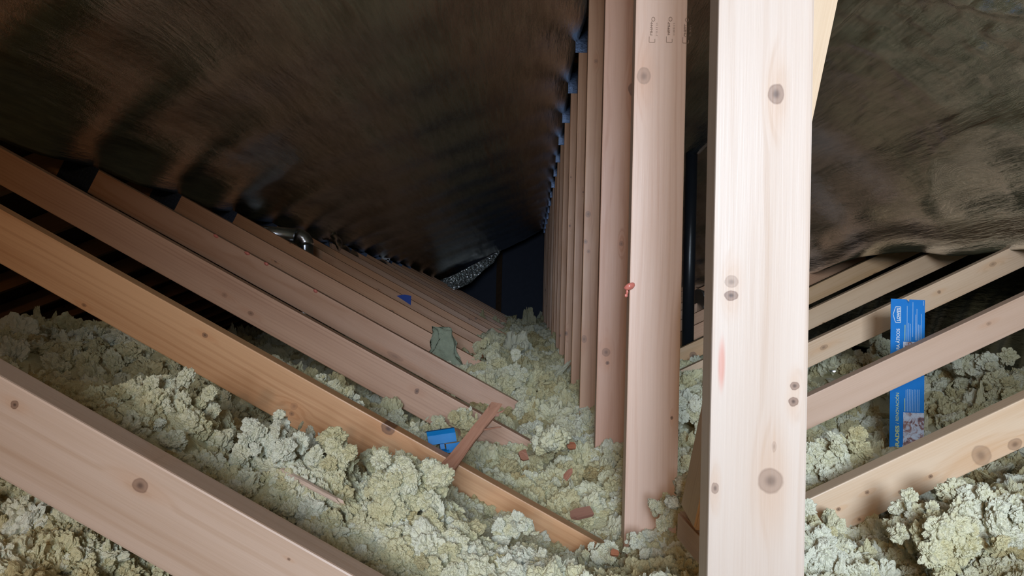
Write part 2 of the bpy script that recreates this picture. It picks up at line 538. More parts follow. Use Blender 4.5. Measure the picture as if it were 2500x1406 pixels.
u_, v_ = local_uv(M_POST, O_POST, 1, 1762, 890)
WD = {
    ('post', 1): make_wood('pale_knotty_fir', *PALE, knots=KP1, auto_knots=0, ring=0.011, stain=(u_, v_, 0.028, 0.004, (0.55, 0.16, 0.10))),
    ('post', 2): make_wood('tan_fir_post', (0.80, 0.57, 0.45), (0.66, 0.41, 0.29), knots=KP2, auto_knots=0, ring=0.009),
    ('post', 3): make_wood('pinkish_fir_post', *PINK, knots=KP3, auto_knots=0, ring=0.007),
    ('post', 4): make_wood('tan_knotty_post', *ORNG, knots=KP4, auto_knots=0, ring=0.008),
    ('post', 0): make_wood('fir_post', *ORNG, auto_knots=0.35),
    ('wl', 1): make_wood('pale_web_fir', (0.56, 0.40, 0.30), (0.44, 0.28, 0.18), knots=KL1, auto_knots=0, ring=0.012),
    ('wl', 2): make_wood('orange_web_fir', (0.64, 0.36, 0.18), (0.46, 0.22, 0.09), knots=KL2, auto_knots=0, ring=0.011),
    ('wl', 3): make_wood('rosy_web_fir', (0.54, 0.31, 0.19), (0.38, 0.19, 0.105), knots=KL3, auto_knots=0, ring=0.008),
    ('wl', 4): make_wood('glossy_web_fir', (0.70, 0.44, 0.31), (0.52, 0.28, 0.17), knots=KL4, auto_knots=0, rough=0.34, spec=0.6),
    ('wl', 0): make_wood('web_fir', *ORNG, auto_knots=0.35),
    ('wr', 2): make_wood('cream_web_fir', (0.76, 0.57, 0.40), (0.62, 0.39, 0.22), knots=KR2, auto_knots=0, ring=0.010),
    ('wr', 3): make_wood('brown_web_fir', (0.74, 0.50, 0.36), (0.58, 0.35, 0.22), knots=KR3, auto_knots=0, ring=0.008),
    ('wr', 4): make_wood('light_web_fir', (0.74, 0.54, 0.38), (0.60, 0.39, 0.24), knots=KR4, auto_knots=0),
    ('wr', 5): make_wood('yellow_web_fir', (0.72, 0.50, 0.32), (0.58, 0.36, 0.20), knots=KR5, auto_knots=0),
    ('wr', 6): make_wood('knotty_web_fir', (0.70, 0.48, 0.31), (0.56, 0.35, 0.19), knots=KR6, auto_knots=0),
}
WD[('wr', 0)] = WD[('wl', 0)]
WD[('wr', 1)] = WD[('wl', 0)]
CHORD_WOOD = make_wood('chord_fir', (0.46, 0.27, 0.15), (0.34, 0.18, 0.09), auto_knots=0.2)

ORD = ['nearest', 'second', 'third', 'fourth', 'fifth', 'sixth', 'seventh', 'eighth', 'ninth', 'tenth', 'eleventh', 'twelfth',
       'thirteenth', 'fourteenth', 'fifteenth', 'sixteenth', 'seventeenth', 'eighteenth']
TL = {
    1: 'nearest wooden roof truss, its wide pale knotty king post brightly lit',
    2: 'second roof truss, faint ink stamps at the top of its tan king post',
    3: 'third roof truss, a ring knot low on its pinkish king post',
    4: 'fourth roof truss, pink sealant drops along its glossy left web',
}


def mat_obj(o, mat):
    o.material_slots[0].link = 'OBJECT'
    o.material_slots[0].material = mat


for me in (ME_POST, ME_WL, ME_WR, ME_CH[-1][0], ME_CH[1][0], ME_BC):
    me.materials.append(WD[('post', 0)])
for me in (ME_PL, ME_PW):
    me.materials.append(GALV)

for n in range(1, NTRUSS + 1):
    jx = 0.0 if n < 4 else random.uniform(-0.004, 0.004)
    tr = empty('roof_truss', (RX + jx, truss_y(n), H))
    tag(tr, TL.get(n, 'wooden roof truss, %s in the receding row counted from the front' % ORD[n - 1]), 'truss', 'roof trusses in a receding row')

    def part(name, me, M, O, mat, y=0.0):
        o = bpy.data.objects.new(name, me)
        C.objects.link(o)
        o.parent = tr
        o.matrix_local = Matrix.Translation((O[0], y, O[1])) @ M
        if mat: mat_obj(o, mat)
        return o
    jr = random.uniform(-0.003, 0.003) if n > 3 else 0
    part('king_post', ME_POST, M_POST, O_POST, WD.get(('post', n), WD[('post', 0)]), jr)
    part('web', ME_WL, M_WL, O_WL, WD.get(('wl', n), WD[('wl', 0)]))
    part('web', ME_WR, M_WR, O_WR, WD.get(('wr', n), WD[('wr', 0)]))
    for s in (-1, 1):
        me, M, O = ME_CH[s]
        part('top_chord', me, M, O, CHORD_WOOD)
    part('bottom_chord', ME_BC, frame2((0, 0), (1, 0)), (0, FLOOR + 0.036), CHORD_WOOD)
    I = Matrix.Identity(4)
    part('nail_plate', ME_PL, I, (0.0, 1.12), None, jr - 0.0005)
    part('nail_plate', ME_PW, Matrix.Rotation(0.45, 4, 'Y'), rel((-1.545, 0.392)), None, -0.0005)
    part('nail_plate', ME_PW, Matrix.Rotation(-0.45, 4, 'Y'), rel((1.92, 0.37)), None, -0.0005)

# faint ink grade stamps on the second king post
INK = simple('faded_ink', (0.34, 0.23, 0.17), 0.8, 0, 0.1)
tr2 = [o for o in C.objects if o.name == 'roof_truss.001'][0]
for (sx, top) in ((1598, 42), (1640, 42), (1680, 44)):
    bm = bmesh.new()
    s = truss_y(2) / F_PX
    def stroke(a0, b0, a1, b1, wd=1.2):
        d = Vector((a1 - a0, 0, b1 - b0)); L = d.length
        if L < 1e-6: return
        nrm = Vector((-d.z, 0, d.x)).normalized() * wd / 2
        vs4 = [Vector((a0, 0, b0)) + nrm, Vector((a0, 0, b0)) - nrm, Vector((a1, 0, b1)) - nrm, Vector((a1, 0, b1)) + nrm]
        bm.faces.new([bm.verts.new(q * s) for q in vs4])
    stroke(-12, -62, 2, -62); stroke(-12, -62, -12, -48); stroke(2, -62, 2, -54)
    for k in range(10):
        a = k * math.pi * 2 / 10; b = (k + 1) * math.pi * 2 / 10
        stroke(-3 + 4 * math.cos(a), -5 + 5 * math.sin(a), -3 + 4 * math.cos(b), -5 + 5 * math.sin(b))
    yy = -44
    while yy < -14:
        hh = random.uniform(2, 5)
        stroke(-10, yy, -4, yy + random.uniform(-2, 2)); stroke(-10 + random.uniform(0, 4), yy, -9 + random.uniform(0, 4), yy + hh)
        stroke(4, yy, 8, yy + random.uniform(-1, 1), 0.9)
        yy += hh + 1.2
    o = link('ink_stamp', bm_mesh('ink_stamp', bm), INK, tr2)
    p = at(sx, top, truss_y(2))
    o.location = (p.x - RX, -0.0006, p.z - H)
    o['label'] = 'faded ink grade stamp'

# ------------------------------------------------------------------ radiant barrier sheets


def sheet(name, prof, ya, yb, ns, ny, disp, mat, thick=0.0012, pw=1):
    """prof: list of (x, z) from ridge to lower edge, resampled; disp(s, Y) -> (outward offset, dx, dz)"""
    P = np.array(prof, float)
    L = np.concatenate([[0], np.cumsum(np.hypot(*np.diff(P, axis=0).T))])
    s = np.linspace(0, 1, ns)
    px = np.interp(s * L[-1], L, P[:, 0]); pz = np.interp(s * L[-1], L, P[:, 1])
    for _ in range(3):
        px[1:-1] = (px[:-2] + 2 * px[1:-1] + px[2:]) / 4
        pz[1:-1] = (pz[:-2] + 2 * pz[1:-1] + pz[2:]) / 4
    tx = np.gradient(px); tz = np.gradient(pz)
    nl = np.hypot(tx, tz); tx /= nl; tz /= nl
    sgn = 1 if P[-1, 0] > P[0, 0] else -1
    nx, nz = sgn * tz, -sgn * tx          # points down / inwards
    Y = np.linspace(ya, yb, ny) if pw == 1 else ya + (yb - ya) * np.linspace(0, 1, ny) ** pw
    S, YY = np.meshgrid(s, Y, indexing='ij')
    d, dl = disp(S, YY)
    X = px[:, None] + nx[:, None] * d + tx[:, None] * dl
    Z = pz[:, None] + nz[:, None] * d + tz[:, None] * dl + H
    V = np.stack([X, YY, Z], -1).reshape(-1, 3)
    i, j = np.meshgrid(np.arange(ns - 1), np.arange(ny - 1), indexing='ij')
    a = (i * ny + j).ravel()
    Fc = np.stack([a, a + 1, a + ny + 1, a + ny], -1)
    me = mesh_of(name, V.tolist(), Fc.tolist(), True)
    o = link(name, me, mat)
    md = o.modifiers.new('thickness', 'SOLIDIFY')
    md.thickness = thick
    md.offset = 0
    return o


def staple(Y):
    """0 at a truss, 1 between trusses"""
    ph = (Y - truss_y(1) - 0.019) / SPACING
    return np.sin(np.pi * ph) ** 2


def disp_left(S, Y):
    d = 0.004 + 0.016 * staple(Y) * (0.4 + 0.6 * S)
    d = d + 0.012 * vnoise(S * 5, Y * 0.45, seed=3) + 0.005 * vnoise(S * 16, Y * 1.1, seed=4) + 0.0022 * vnoise(S * 46, Y * 2.4, seed=5)
    edge = np.clip((S - 0.94) / 0.06, 0, 1)
    d = d + edge ** 2 * (0.010 + 0.010 * vnoise(Y * 1.7, S * 0, seed=6))
    far = np.clip((Y - 9.0) / 2.0, 0, 1)
    d = d + far * S * 0.20
    dl = 0.018 * np.clip((S - 0.8) / 0.2, 0, 1) * vnoise(Y * 1.3, S * 0, seed=8)
    ridge = np.clip((0.08 - S) / 0.08, 0, 1)
    dl = dl + ridge * 0.012 * vnoise(Y * 2.5, S * 0, seed=9)
    return d, dl


def ridged(x, y, seed): return (1 - np.abs(vnoise(x, y, seed=seed))) ** 3


def disp_right(S, Y):
    d = 0.006 + 0.014 * staple(Y) * (0.4 + 0.6 * S)
    d = d + 0.016 * vnoise(S * 4, Y * 0.8, seed=13) + 0.005 * vnoise(S * 14, Y * 2.4, seed=14)
    near = np.clip((3.2 - Y) / 1.4, 0, 1)
    low = np.clip((S - 0.45) / 0.4, 0, 1)
    # crumple and pleats low on the slope
    d = d + near * low * (0.045 * ridged(S * 3.2 + Y * 0.9, Y * 1.6 - S * 2, 15) + 0.018 * ridged(S * 8 - Y * 1.6, Y * 3.1, 16))
    d = d + near * 0.006 * ridged(S * 18, Y * 9, 17) * np.clip((S - 0.25) * 2, 0, 1)
    patch = np.exp(-((S - 0.50) / 0.16) ** 2 - ((Y - 1.75) / 0.55) ** 2)
    d = d + patch * (0.020 * ridged(S * 9 + Y * 2, Y * 5 - S * 3, 26) + 0.009 * vnoise(S * 34, Y * 24, seed=27) + 0.004 * vnoise(S * 80, Y * 60, seed=28))
    # lap: the upper width hangs a little below the lower one
    d = d + 0.014 * (S < 0.405)
    hem = np.clip((S - 0.78) / 0.22, 0, 1)
    d = d + hem * (0.016 * np.sin(S * 46 + 2.2 * vnoise(Y * 1.5, S * 2, seed=18)) + 0.012 * vnoise(S * 9, Y * 2.0, seed=19))
    dl = 0.03 * np.clip((S - 0.85) / 0.15, 0, 1) * vnoise(Y * 1.1, S * 0, seed=20)
    return d, dl


left_prof = [(0.165, chord(0.165) - 0.012), (-0.6, chord(-0.6) - 0.016), (-1.50, chord(-1.50) - 0.012)]
o = sheet('radiant_barrier_sheet', left_prof, Y0 + 0.02, 11.1, 110, 640, disp_left, FOIL_L)
tag(o, 'smooth dark foil radiant barrier stapled under the left roof slope', 'foil sheet')
right_prof = [(0.275, chord(0.275) - 0.012), (0.9, 0.82), (1.25, 0.63), (1.45, 0.44), (1.575, 0.245)]
o = sheet('radiant_barrier_sheet', right_prof, Y0 + 0.02, 11.4, 190, 820, disp_right, FOIL_R, pw=1.6)
tag(o, 'crumpled dark foil radiant barrier sagging under the right roof slope', 'foil sheet')


def disp_cur(S, Y):
    d = 0.02 * vnoise(S * 3, Y * 1.4, seed=23) + 0.012 * np.sin(Y * 34 + 2 * vnoise(S * 2, Y * 2, seed=24)) * (0.3 + 0.7 * S)
    return d, 0.02 * S * vnoise(Y * 1.3, S * 0, seed=25)


o = sheet('foil_curtain', [(2.12, chord(2.12) - 0.01), (1.98, 0.1), (1.86, -0.19)], 0.5, 9.0, 40, 260, disp_cur, FOIL_C)
tag(o, 'dark green-grey foil curtain hanging behind the right webs down to the insulation', 'foil sheet')

# ------------------------------------------------------------------ insulation
ctrl = [  # x, y, z (from the camera)
    (.10, .5, -.34), (.10, .9, -.36), (.10, 1.3, -.415), (.06, 1.6, -.39), (.08, 1.94, -.365), (.10, 2.5, -.352), (.10, 3.2, -.335), (.10, 4.2, -.33), (.1, 6, -.33), (.1, 12, -.33),
    (-.41, 1.26, -.245), (-.24, 1.26, -.275), (-.07, 1.26, -.350), (.04, 1.26, -.400), (.1, 1.15, -.40),
    (-.75, 1.0, -.15), (-.5, 1.0, -.14), (-.32, 1.0, -.215), (-.15, 1.0, -.28), (0, 1.0, -.335),
    (-.5, .62, -.225), (-.3, .6, -.31), (-.12, .62, -.39), (-.9, .7, -.19), (-.5, .76, -.225), (-.3, .76, -.30), (-.12, .76, -.36),
    (-1.05, 1.62, -.075), (-.8, 1.62, -.10), (-.6, 1.62, -.155), (-.4, 1.62, -.24), (-.2, 1.62, -.325), (-.05, 1.66, -.385),
    (-1.4, 2.2, -.26), (-1.0, 2.2, -.25), (-.6, 2.2, -.26), (-.3, 2.25, -.32), (-.1, 2.25, -.385), (0, 2.3, -.40),
    (-.42, 2.9, -.30), (-.3, 2.95, -.275), (-.15, 2.95, -.262), (0, 2.9, -.31), (-.6, 3.0, -.25), (-1.2, 3.2, -.28),
    (-.2, 4.2, -.27), (-.3, 5.2, -.27), (-.3, 7, -.28), (-1, 6, -.3), (-2.2, 2, -.32), (-2.2, 6, -.34), (-3, 3, -.4), (-3, 8, -.4), (-1.8, 1.0, -.2),
    (.35, .8, -.36), (.6, .8, -.34), (.35, 1.2, -.365), (.55, 1.22, -.375), (.78, 1.2, -.31), (1.1, 1.3, -.28), (1.2, .8, -.3),
    (.34, 1.65, -.325), (.46, 2.2, -.27), (.62, 1.6, -.32), (.9, 1.9, -.35), (1.02, 2.2, -.42), (1.15, 2.1, -.38), (1.45, 2.3, -.28), (.78, 1.6, -.345), (1.55, 2.6, -.205), (1.3, 3.0, -.205),
    (.6, 2.6, -.27), (.6, 3.5, -.28), (1.2, 4, -.25), (.5, 5, -.3), (1, 7, -.3), (2.2, 3, -.36), (2.2, 6, -.38), (3.2, 4, -.42), (1.9, 2, -.30),
]
ctrl = np.array(ctrl)


def height(x, y):
    x = np.asarray(x, float); y = np.asarray(y, float)
    num = 0; den = 1e-9
    sig = 0.16 + 0.05 * np.abs(y)
    for cx, cy, cz in ctrl:
        d2 = ((x - cx) ** 2 + (0.75 * (y - cy)) ** 2) / sig ** 2
        w = 1.0 / (d2 + 0.05) ** 2
        num = num + w * cz; den = den + w
    z = num / den
    z = z + 0.018 * vnoise(x * 6, y * 6, seed=41) + 0.012 * vnoise(x * 15, y * 15, seed=42)
    return z


def make_wool(name, instancer):
    w = NT(name)
    tc = w.n('ShaderNodeTexCoord')
    ge = w.n('ShaderNodeNewGeometry')
    att = w.n('ShaderNodeAttribute', attribute_name='tint')
    if instancer: att.attribute_type = 'INSTANCER'
    P_ = ge.outputs['Position']
    n1 = w.noise(P_, 14.0, 3, 0.6)
    n2 = w.noise(P_, 150.0, 4, 0.7)
    n3 = w.noise(P_, 520.0, 3, 0.7)
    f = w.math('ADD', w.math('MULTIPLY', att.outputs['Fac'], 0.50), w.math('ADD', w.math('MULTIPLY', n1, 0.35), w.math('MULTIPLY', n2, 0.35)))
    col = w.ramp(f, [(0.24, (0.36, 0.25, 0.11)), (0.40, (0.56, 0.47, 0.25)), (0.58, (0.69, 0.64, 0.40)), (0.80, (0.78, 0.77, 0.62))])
    w.set(w.b.inputs['Base Color'], col)
    w.b.inputs['Roughness'].default_value = 0.95
    w.b.inputs['Specular IOR Level'].default_value = 0.08
    b1 = w.bump(n2, 0.7, 0.004)
    w.bump(n3, 0.85, 0.002, b1)
    return w.m


INS_M = make_wool('loose_mineral_wool', False)
INS_C = make_wool('mineral_wool_clump', True)

# ground sheet of wool
ny, nxg = 330, 300
yy = -0.4 + (np.linspace(0, 1, ny) ** 1.9) * 12.5
V = []
tt = np.linspace(-1, 1, nxg)
wid = np.minimum(0.95 * np.maximum(yy, 0) + 1.0, 3.6)
XX = 0.15 + tt[None, :] * wid[:, None]
YY = np.repeat(yy[:, None], nxg, 1)
ZZ = height(XX, YY) - 0.012
lump = 0.010 * np.abs(vnoise(XX * 34, YY * 34, seed=43)) + 0.006 * vnoise(XX * 80, YY * 80, seed=44)
ZZ = ZZ + lump
roof_lim = DECK_Z - 0.02 - PITCH * np.abs(XX - RX)
ZZ = np.minimum(ZZ, roof_lim)
Vg = np.stack([XX, YY, ZZ + H], -1).reshape(-1, 3)
i, j = np.meshgrid(np.arange(ny - 1), np.arange(nxg - 1), indexing='ij')
a = (i * nxg + j).ravel()
Fg = np.stack([a, a + 1, a + nxg + 1, a + nxg], -1)


def ico(sub):
    bm = bmesh.new()
    bmesh.ops.create_icosphere(bm, subdivisions=sub, radius=1)
    v = np.array([x.co[:] for x in bm.verts]); f = np.array([[q.index for q in p.verts] for p in bm.faces])
    bm.free()
    return v, f


r = np.random.default_rng(11)
pts, prad, ptin = [], [], []
Ymax = 11.5
N1 = 19000
Yr = 0.5 * (Ymax / 0.5) ** (r.random(N1) ** 1.3)
Xr = r.uniform(-0.78, 0.76, N1) * Yr + r.uniform(-0.12, 0.12, N1)
ok = (Xr > -2.6) & (Xr < 2.0)
Yr, Xr = Yr[ok], Xr[ok]
Rr = 0.0132 * np.maximum(0.8, Yr / 1.25) * np.clip(r.lognormal(0, 0.42, len(Yr)), 0.4, 2.3)
Zr = height(Xr, Yr)
pts.append(np.stack([Xr, Yr, Zr + H - 0.35 * Rr], -1)); prad.append(Rr)
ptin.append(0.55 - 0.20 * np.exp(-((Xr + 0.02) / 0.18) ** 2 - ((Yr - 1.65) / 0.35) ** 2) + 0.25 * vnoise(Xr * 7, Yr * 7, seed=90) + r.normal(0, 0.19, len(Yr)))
# heaped tufts that stand proud: pixel, depth, radius
tufts = [(350, 985, 1.02, .045, 26), (440, 1000, 1.04, .035, 18), (290, 985, 1.05, .03, 14), (780, 935, 1.42, .018, 12), (820, 955, 1.42, .024, 16), (860, 990, 1.42, .020, 12),
         (790, 920, 1.42, .012, 8), (190, 845, 1.55, .04, 20), (100, 850, 1.6, .05, 22), (30, 845, 1.6, .05, 22), (1130, 1030, 1.75, .035, 22), (1060, 1045, 1.80, .03, 18), (1125, 1005, 1.75, .014, 8),
         (1000, 1060, 1.5, .02, 12), (1250, 1290, 1.10, .028, 18), (990, 1160, 1.16, .03, 20), (930, 1130, 1.16, .03, 18), (820, 1110, 1.16, .03, 18), (740, 1090, 1.16, .03, 18),
         (1640, 1250, 1.2, .03, 18), (1690, 1120, 1.5, .04, 20), (1700, 1010, 1.9, .05, 20), (2060, 1120, 1.6, .05, 26), (1990, 1130, 1.55, .05, 20), (2050, 1175, 1.5, .04, 18),
         (2000, 1310, 1.2, .04, 24), (1985, 1360, 1.15, .05, 24), (2240, 1280, 1.15, .04, 24), (2420, 1270, 1.1, .05, 26), (2330, 1340, 1.05, .05, 24),
         (2400, 905, 2.5, .06, 20), (2250, 890, 2.7, .06, 18), (2350, 985, 2.5, .05, 18), (2150, 880, 2.9, .07, 18), (2440, 960, 2.4, .06, 18),
         (1200, 900, 2.9, .07, 24), (1260, 920, 2.8, .06, 20), (1330, 955, 2.75, .05, 18), (1370, 975, 2.75, .05, 18), (1430, 1020, 2.3, .03, 16), (1190, 860, 3.2, .06, 16),
         (1490, 1120, 1.8, .02, 12), (1560, 1320, 1.22, .02, 14), (1470, 1355, 1.2, .025, 16), (980, 1190, 1.0, .045, 26), (800, 1140, 1.02, .04, 22), (650, 1090, 1.0, .04, 22)]
for px, py, Y, Rr, cnt in tufts:
    c = np.array(at(px, py, Y)[:])
    base = 0.62 + 0.15 * r.normal()
    cnt = int(cnt * 1.7)
    pts.append(c + r.normal(0, 0.5, (cnt, 3)) * Rr * [1, 1, 0.75]); prad.append(Rr * r.uniform(0.17, 0.38, cnt)); ptin.append(base + r.normal(0, 0.1, cnt))
pts = np.concatenate(pts)
prad = np.concatenate(prad); ptin = np.concatenate(ptin)
clear = ~((pts[:, 0] > 0.92) & (pts[:, 0] < 1.17) & (pts[:, 1] > 1.85) & (pts[:, 1] < 2.21) & (pts[:, 2] > H - 0.43))
pts = pts[clear]; prad = [prad[clear]]; ptin = [ptin[clear]]
prad = np.concatenate(prad); ptin = np.clip(np.concatenate(ptin), 0, 1)
prot = r.uniform(0, 6.283, (len(pts), 3))
pscl = r.uniform((0.7, 0.7, 0.6), (1.25, 1.25, 1.1), (len(pts), 3))
shred = r.random(len(pts)) < 0.13
pscl[shred] = r.uniform((1.2, 0.35, 0.22), (2.2, 0.7, 0.4), (shred.sum(), 3)) * 0.6
pts[shred, 2] += prad[shred] * 0.45
pscl *= prad[:, None]
ng, npt = len(Vg), len(pts)
me = bpy.data.meshes.new('loose_insulation')
me.from_pydata(np.concatenate([Vg, pts]).tolist(), [], Fg.tolist())
me.polygons.foreach_set('use_smooth', [True] * len(me.polygons))
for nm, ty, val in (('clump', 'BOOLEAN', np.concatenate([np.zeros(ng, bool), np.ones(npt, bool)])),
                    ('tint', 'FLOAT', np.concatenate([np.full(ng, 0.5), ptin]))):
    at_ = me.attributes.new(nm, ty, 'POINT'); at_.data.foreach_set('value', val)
at_ = me.attributes.new('rot', 'FLOAT_VECTOR', 'POINT')
at_.data.foreach_set('vector', np.concatenate([np.zeros((ng, 3)), prot]).ravel())
at_ = me.attributes.new('scl', 'FLOAT_VECTOR', 'POINT')
at_.data.foreach_set('vector', np.concatenate([np.zeros((ng, 3)), pscl]).ravel())
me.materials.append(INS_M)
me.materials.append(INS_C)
me.update()
ins = tag(link('loose_insulation', me), 'loose yellowish white blown mineral wool insulation covering the attic floor', 'insulation', kind='stuff')

g = bpy.data.node_groups.new('wool_clumps', 'GeometryNodeTree')
g.interface.new_socket('Geometry', in_out='INPUT', socket_type='NodeSocketGeometry')
g.interface.new_socket('Geometry', in_out='OUTPUT', socket_type='NodeSocketGeometry')
gn = lambda t: g.nodes.new(t)
gi, go = gn('NodeGroupInput'), gn('NodeGroupOutput')
lk = g.links.new
pos = gn('GeometryNodeInputPosition'); nrm = gn('GeometryNodeInputNormal')
inst_set = gn('GeometryNodeGeometryToInstance')


def gmath(op, a, b=None, c=None):
    nd = gn('ShaderNodeMath'); nd.operation = op
    for k, x in enumerate((a, b, c)):
        if x is None: continue
        if isinstance(x, (int, float)): nd.inputs[k].default_value = x
        else: lk(x, nd.inputs[k])
    return nd.outputs[0]


for k in range(10):
    sp = gn('GeometryNodeMeshIcoSphere'); sp.inputs['Radius'].default_value = 1.0; sp.inputs['Subdivisions'].default_value = 5
    ad = gn('ShaderNodeVectorMath'); ad.operation = 'ADD'; lk(pos.outputs[0], ad.inputs[0]); ad.inputs[1].default_value = (k * 3.7 + 1.3, k * 1.9, k * 5.1)
    # warp the lookup so that the nodules are torn rather than round
    wn = gn('ShaderNodeTexNoise'); lk(ad.outputs[0], wn.inputs['Vector']); wn.inputs['Scale'].default_value = 2.6; wn.inputs['Detail'].default_value = 2
    wm = gn('ShaderNodeVectorMath'); wm.operation = 'MULTIPLY_ADD'; lk(wn.outputs['Color'], wm.inputs[0]); wm.inputs[1].default_value = (0.75, 0.75, 0.75); lk(ad.outputs[0], wm.inputs[2])
    def vor(scale):
        v = gn('ShaderNodeTexVoronoi'); lk(wm.outputs[0], v.inputs['Vector']); v.inputs['Scale'].default_value = scale
        return gmath('POWER', v.outputs['Distance'], 1.8)
    def noi(scale, det=3):
        v = gn('ShaderNodeTexNoise'); lk(ad.outputs[0], v.inputs['Vector']); v.inputs['Scale'].default_value = scale; v.inputs['Detail'].default_value = det
        return v.outputs['Fac']
    h = gmath('MULTIPLY_ADD', vor(1.7), -0.70, 0.22)
    h = gmath('ADD', h, gmath('MULTIPLY_ADD', vor(4.2), -0.34, 0.10))
    h = gmath('ADD', h, gmath('MULTIPLY_ADD', noi(1.1, 2), 1.1, -0.55))
    h = gmath('ADD', h, gmath('MULTIPLY_ADD', noi(12.0), 0.11, -0.055))
    sc = gn('ShaderNodeVectorMath'); sc.operation = 'SCALE'; lk(pos.outputs[0], sc.inputs[0]); lk(h, sc.inputs['Scale'])
    st = gn('GeometryNodeSetPosition'); lk(sp.outputs['Mesh'], st.inputs['Geometry']); lk(sc.outputs[0], st.inputs['Offset'])
    lk(st.outputs[0], inst_set.inputs[0])
sm = gn('GeometryNodeSetMaterial'); lk(inst_set.outputs[0], sm.inputs[0]); sm.inputs['Material'].default_value = INS_C


def named(nm, ty):
    nd = gn('GeometryNodeInputNamedAttribute'); nd.data_type = ty; nd.inputs[0].default_value = nm
    return nd.outputs[0]


iop = gn('GeometryNodeInstanceOnPoints')
lk(gi.outputs[0], iop.inputs['Points']); lk(named('clump', 'BOOLEAN'), iop.inputs['Selection'])
lk(sm.outputs[0], iop.inputs['Instance']); iop.inputs['Pick Instance'].default_value = True
ri = gn('FunctionNodeRandomValue'); ri.data_type = 'INT'; ri.inputs[4].default_value = 0; ri.inputs[5].default_value = 9
lk(ri.outputs[2], iop.inputs['Instance Index'])
e2r = gn('FunctionNodeEulerToRotation'); lk(named('rot', 'FLOAT_VECTOR'), e2r.inputs[0]); lk(e2r.outputs[0], iop.inputs['Rotation'])
lk(named('scl', 'FLOAT_VECTOR'), iop.inputs['Scale'])
jn = gn('GeometryNodeJoinGeometry'); lk(iop.outputs[0], jn.inputs[0]); lk(gi.outputs[0], jn.inputs[0]); lk(jn.outputs[0], go.inputs[0])
md = ins.modifiers.new('clumps', 'NODES'); md.node_group = g


g2 = g.copy()
rl = g2.nodes.new('GeometryNodeRealizeInstances')
for nd in g2.nodes:
    if nd.bl_idname == 'NodeGroupOutput': o2 = nd
    if nd.bl_idname == 'GeometryNodeInstanceOnPoints': i2 = nd
    if nd.bl_idname == 'GeometryNodeSetMaterial': nd.inputs['Material'].default_value = INS_M
    if nd.bl_idname == 'GeometryNodeMeshIcoSphere': nd.inputs['Subdivisions'].default_value = 4
g2.links.new(i2.outputs[0], rl.inputs[0]); g2.links.new(rl.outputs[0], o2.inputs[0])


def wool_thing(name, label, px, py, Y, Rr, cnt, tint, seed, cat='insulation', stretch=(1, 1, 1)):
    r_ = np.random.default_rng(seed)
    P_ = np.concatenate([[[0, 0, 0]], r_.normal(0, 0.40, (cnt, 3)) * Rr * np.array(stretch)])
    n_ = len(P_)
    m_ = bpy.data.meshes.new(name)
    m_.from_pydata(P_.tolist(), [], [])
    for nm, ty, val in (('clump', 'BOOLEAN', np.ones(n_, bool)), ('tint', 'FLOAT', np.clip(tint + r_.normal(0, 0.1, n_), 0, 1))):
        q_ = m_.attributes.new(nm, ty, 'POINT'); q_.data.foreach_set('value', val)
    q_ = m_.attributes.new('scl', 'FLOAT_VECTOR', 'POINT'); q_.data.foreach_set('vector', (np.concatenate([[Rr * 0.7], Rr * r_.uniform(0.25, 0.5, cnt)])[:, None] * r_.uniform(0.75, 1.2, (n_, 3))).ravel())
    q_ = m_.attributes.new('rot', 'FLOAT_VECTOR', 'POINT'); q_.data.foreach_set('vector', r_.uniform(0, 6.28, (n_, 3)).ravel())
    t_ = link('wool_tmp', m_)
    mo = t_.modifiers.new('clumps', 'NODES'); mo.node_group = g2
    dg_ = bpy.context.evaluated_depsgraph_get()
    me_ = bpy.data.meshes.new_from_object(t_.evaluated_get(dg_))
    bpy.data.objects.remove(t_)
    me_.name = name
    me_.polygons.foreach_set('use_smooth', [True] * len(me_.polygons))
    o_ = link(name, me_, INS_M)
    o_.location = at(px, py, Y)
    return tag(o_, label, cat)


wool_thing('insulation_clump', 'round fist-sized wool clump lying left of the third king post foot', 1345, 1078, 1.62, 0.036, 12, 0.55, 101)
wool_thing('insulation_clump', 'pale wool clump above the short lumber block beside the nearest post', 1678, 1190, 1.12, 0.026, 10, 0.85, 102)

# ------------------------------------------------------------------ loose lumber
BROWN = make_wood('brown_offcut', (0.56, 0.36, 0.24), (0.38, 0.21, 0.12), auto_knots=0)
BRACE = make_wood('tan_brace_fir', (0.72, 0.52, 0.33), (0.56, 0.36, 0.20), auto_knots=0.2, ring=0.01)
# flat block beside the nearest post
bm = bmesh.new()
bm_box(bm, -0.09, 0.09, -0.0445, 0.0445, -0.019, 0.019)
bmesh.ops.bevel(bm, geom=bm.edges[:], offset=0.003, segments=2, affect='EDGES')
o = link('lumber_block', bm_mesh('lumber_block', bm), BROWN)
o.location = (0.252, 0.965, H - 0.290)
o.rotation_euler = (0.02, 0.03, math.radians(92))
tag(o, 'short brown lumber block lying on the insulation behind the nearest post', 'wood block')
# leaning brace behind the nearest post
p0 = Vector((0.222, 0.985, H - 0.266)); p1 = Vector((0.424, 0.90, H + 0.930))
d = (p1 - p0)
ln = d.length
zax = d.normalized(); yax = (Vector((0, 1, 0)) - zax * zax.y).normalized(); xax = zax.cross(yax) * -1
xax = yax.cross(zax)
bm = bmesh.new()
bm_box(bm, 0, ln, -0.0445, 0.0445, -0.019, 0.019)
bmesh.ops.bevel(bm, geom=bm.edges[:], offset=0.0025, segments=2, affect='EDGES')
o = link('leaning_brace', bm_mesh('leaning_brace', bm), BRACE)
zl = zax.cross(yax)
o.matrix_world = Matrix.Translation(p0) @ Matrix((zax, yax, zl)).transposed().to_4x4()
tag(o, 'tan lumber stud leaning to the right behind the nearest king post', 'wood stud')


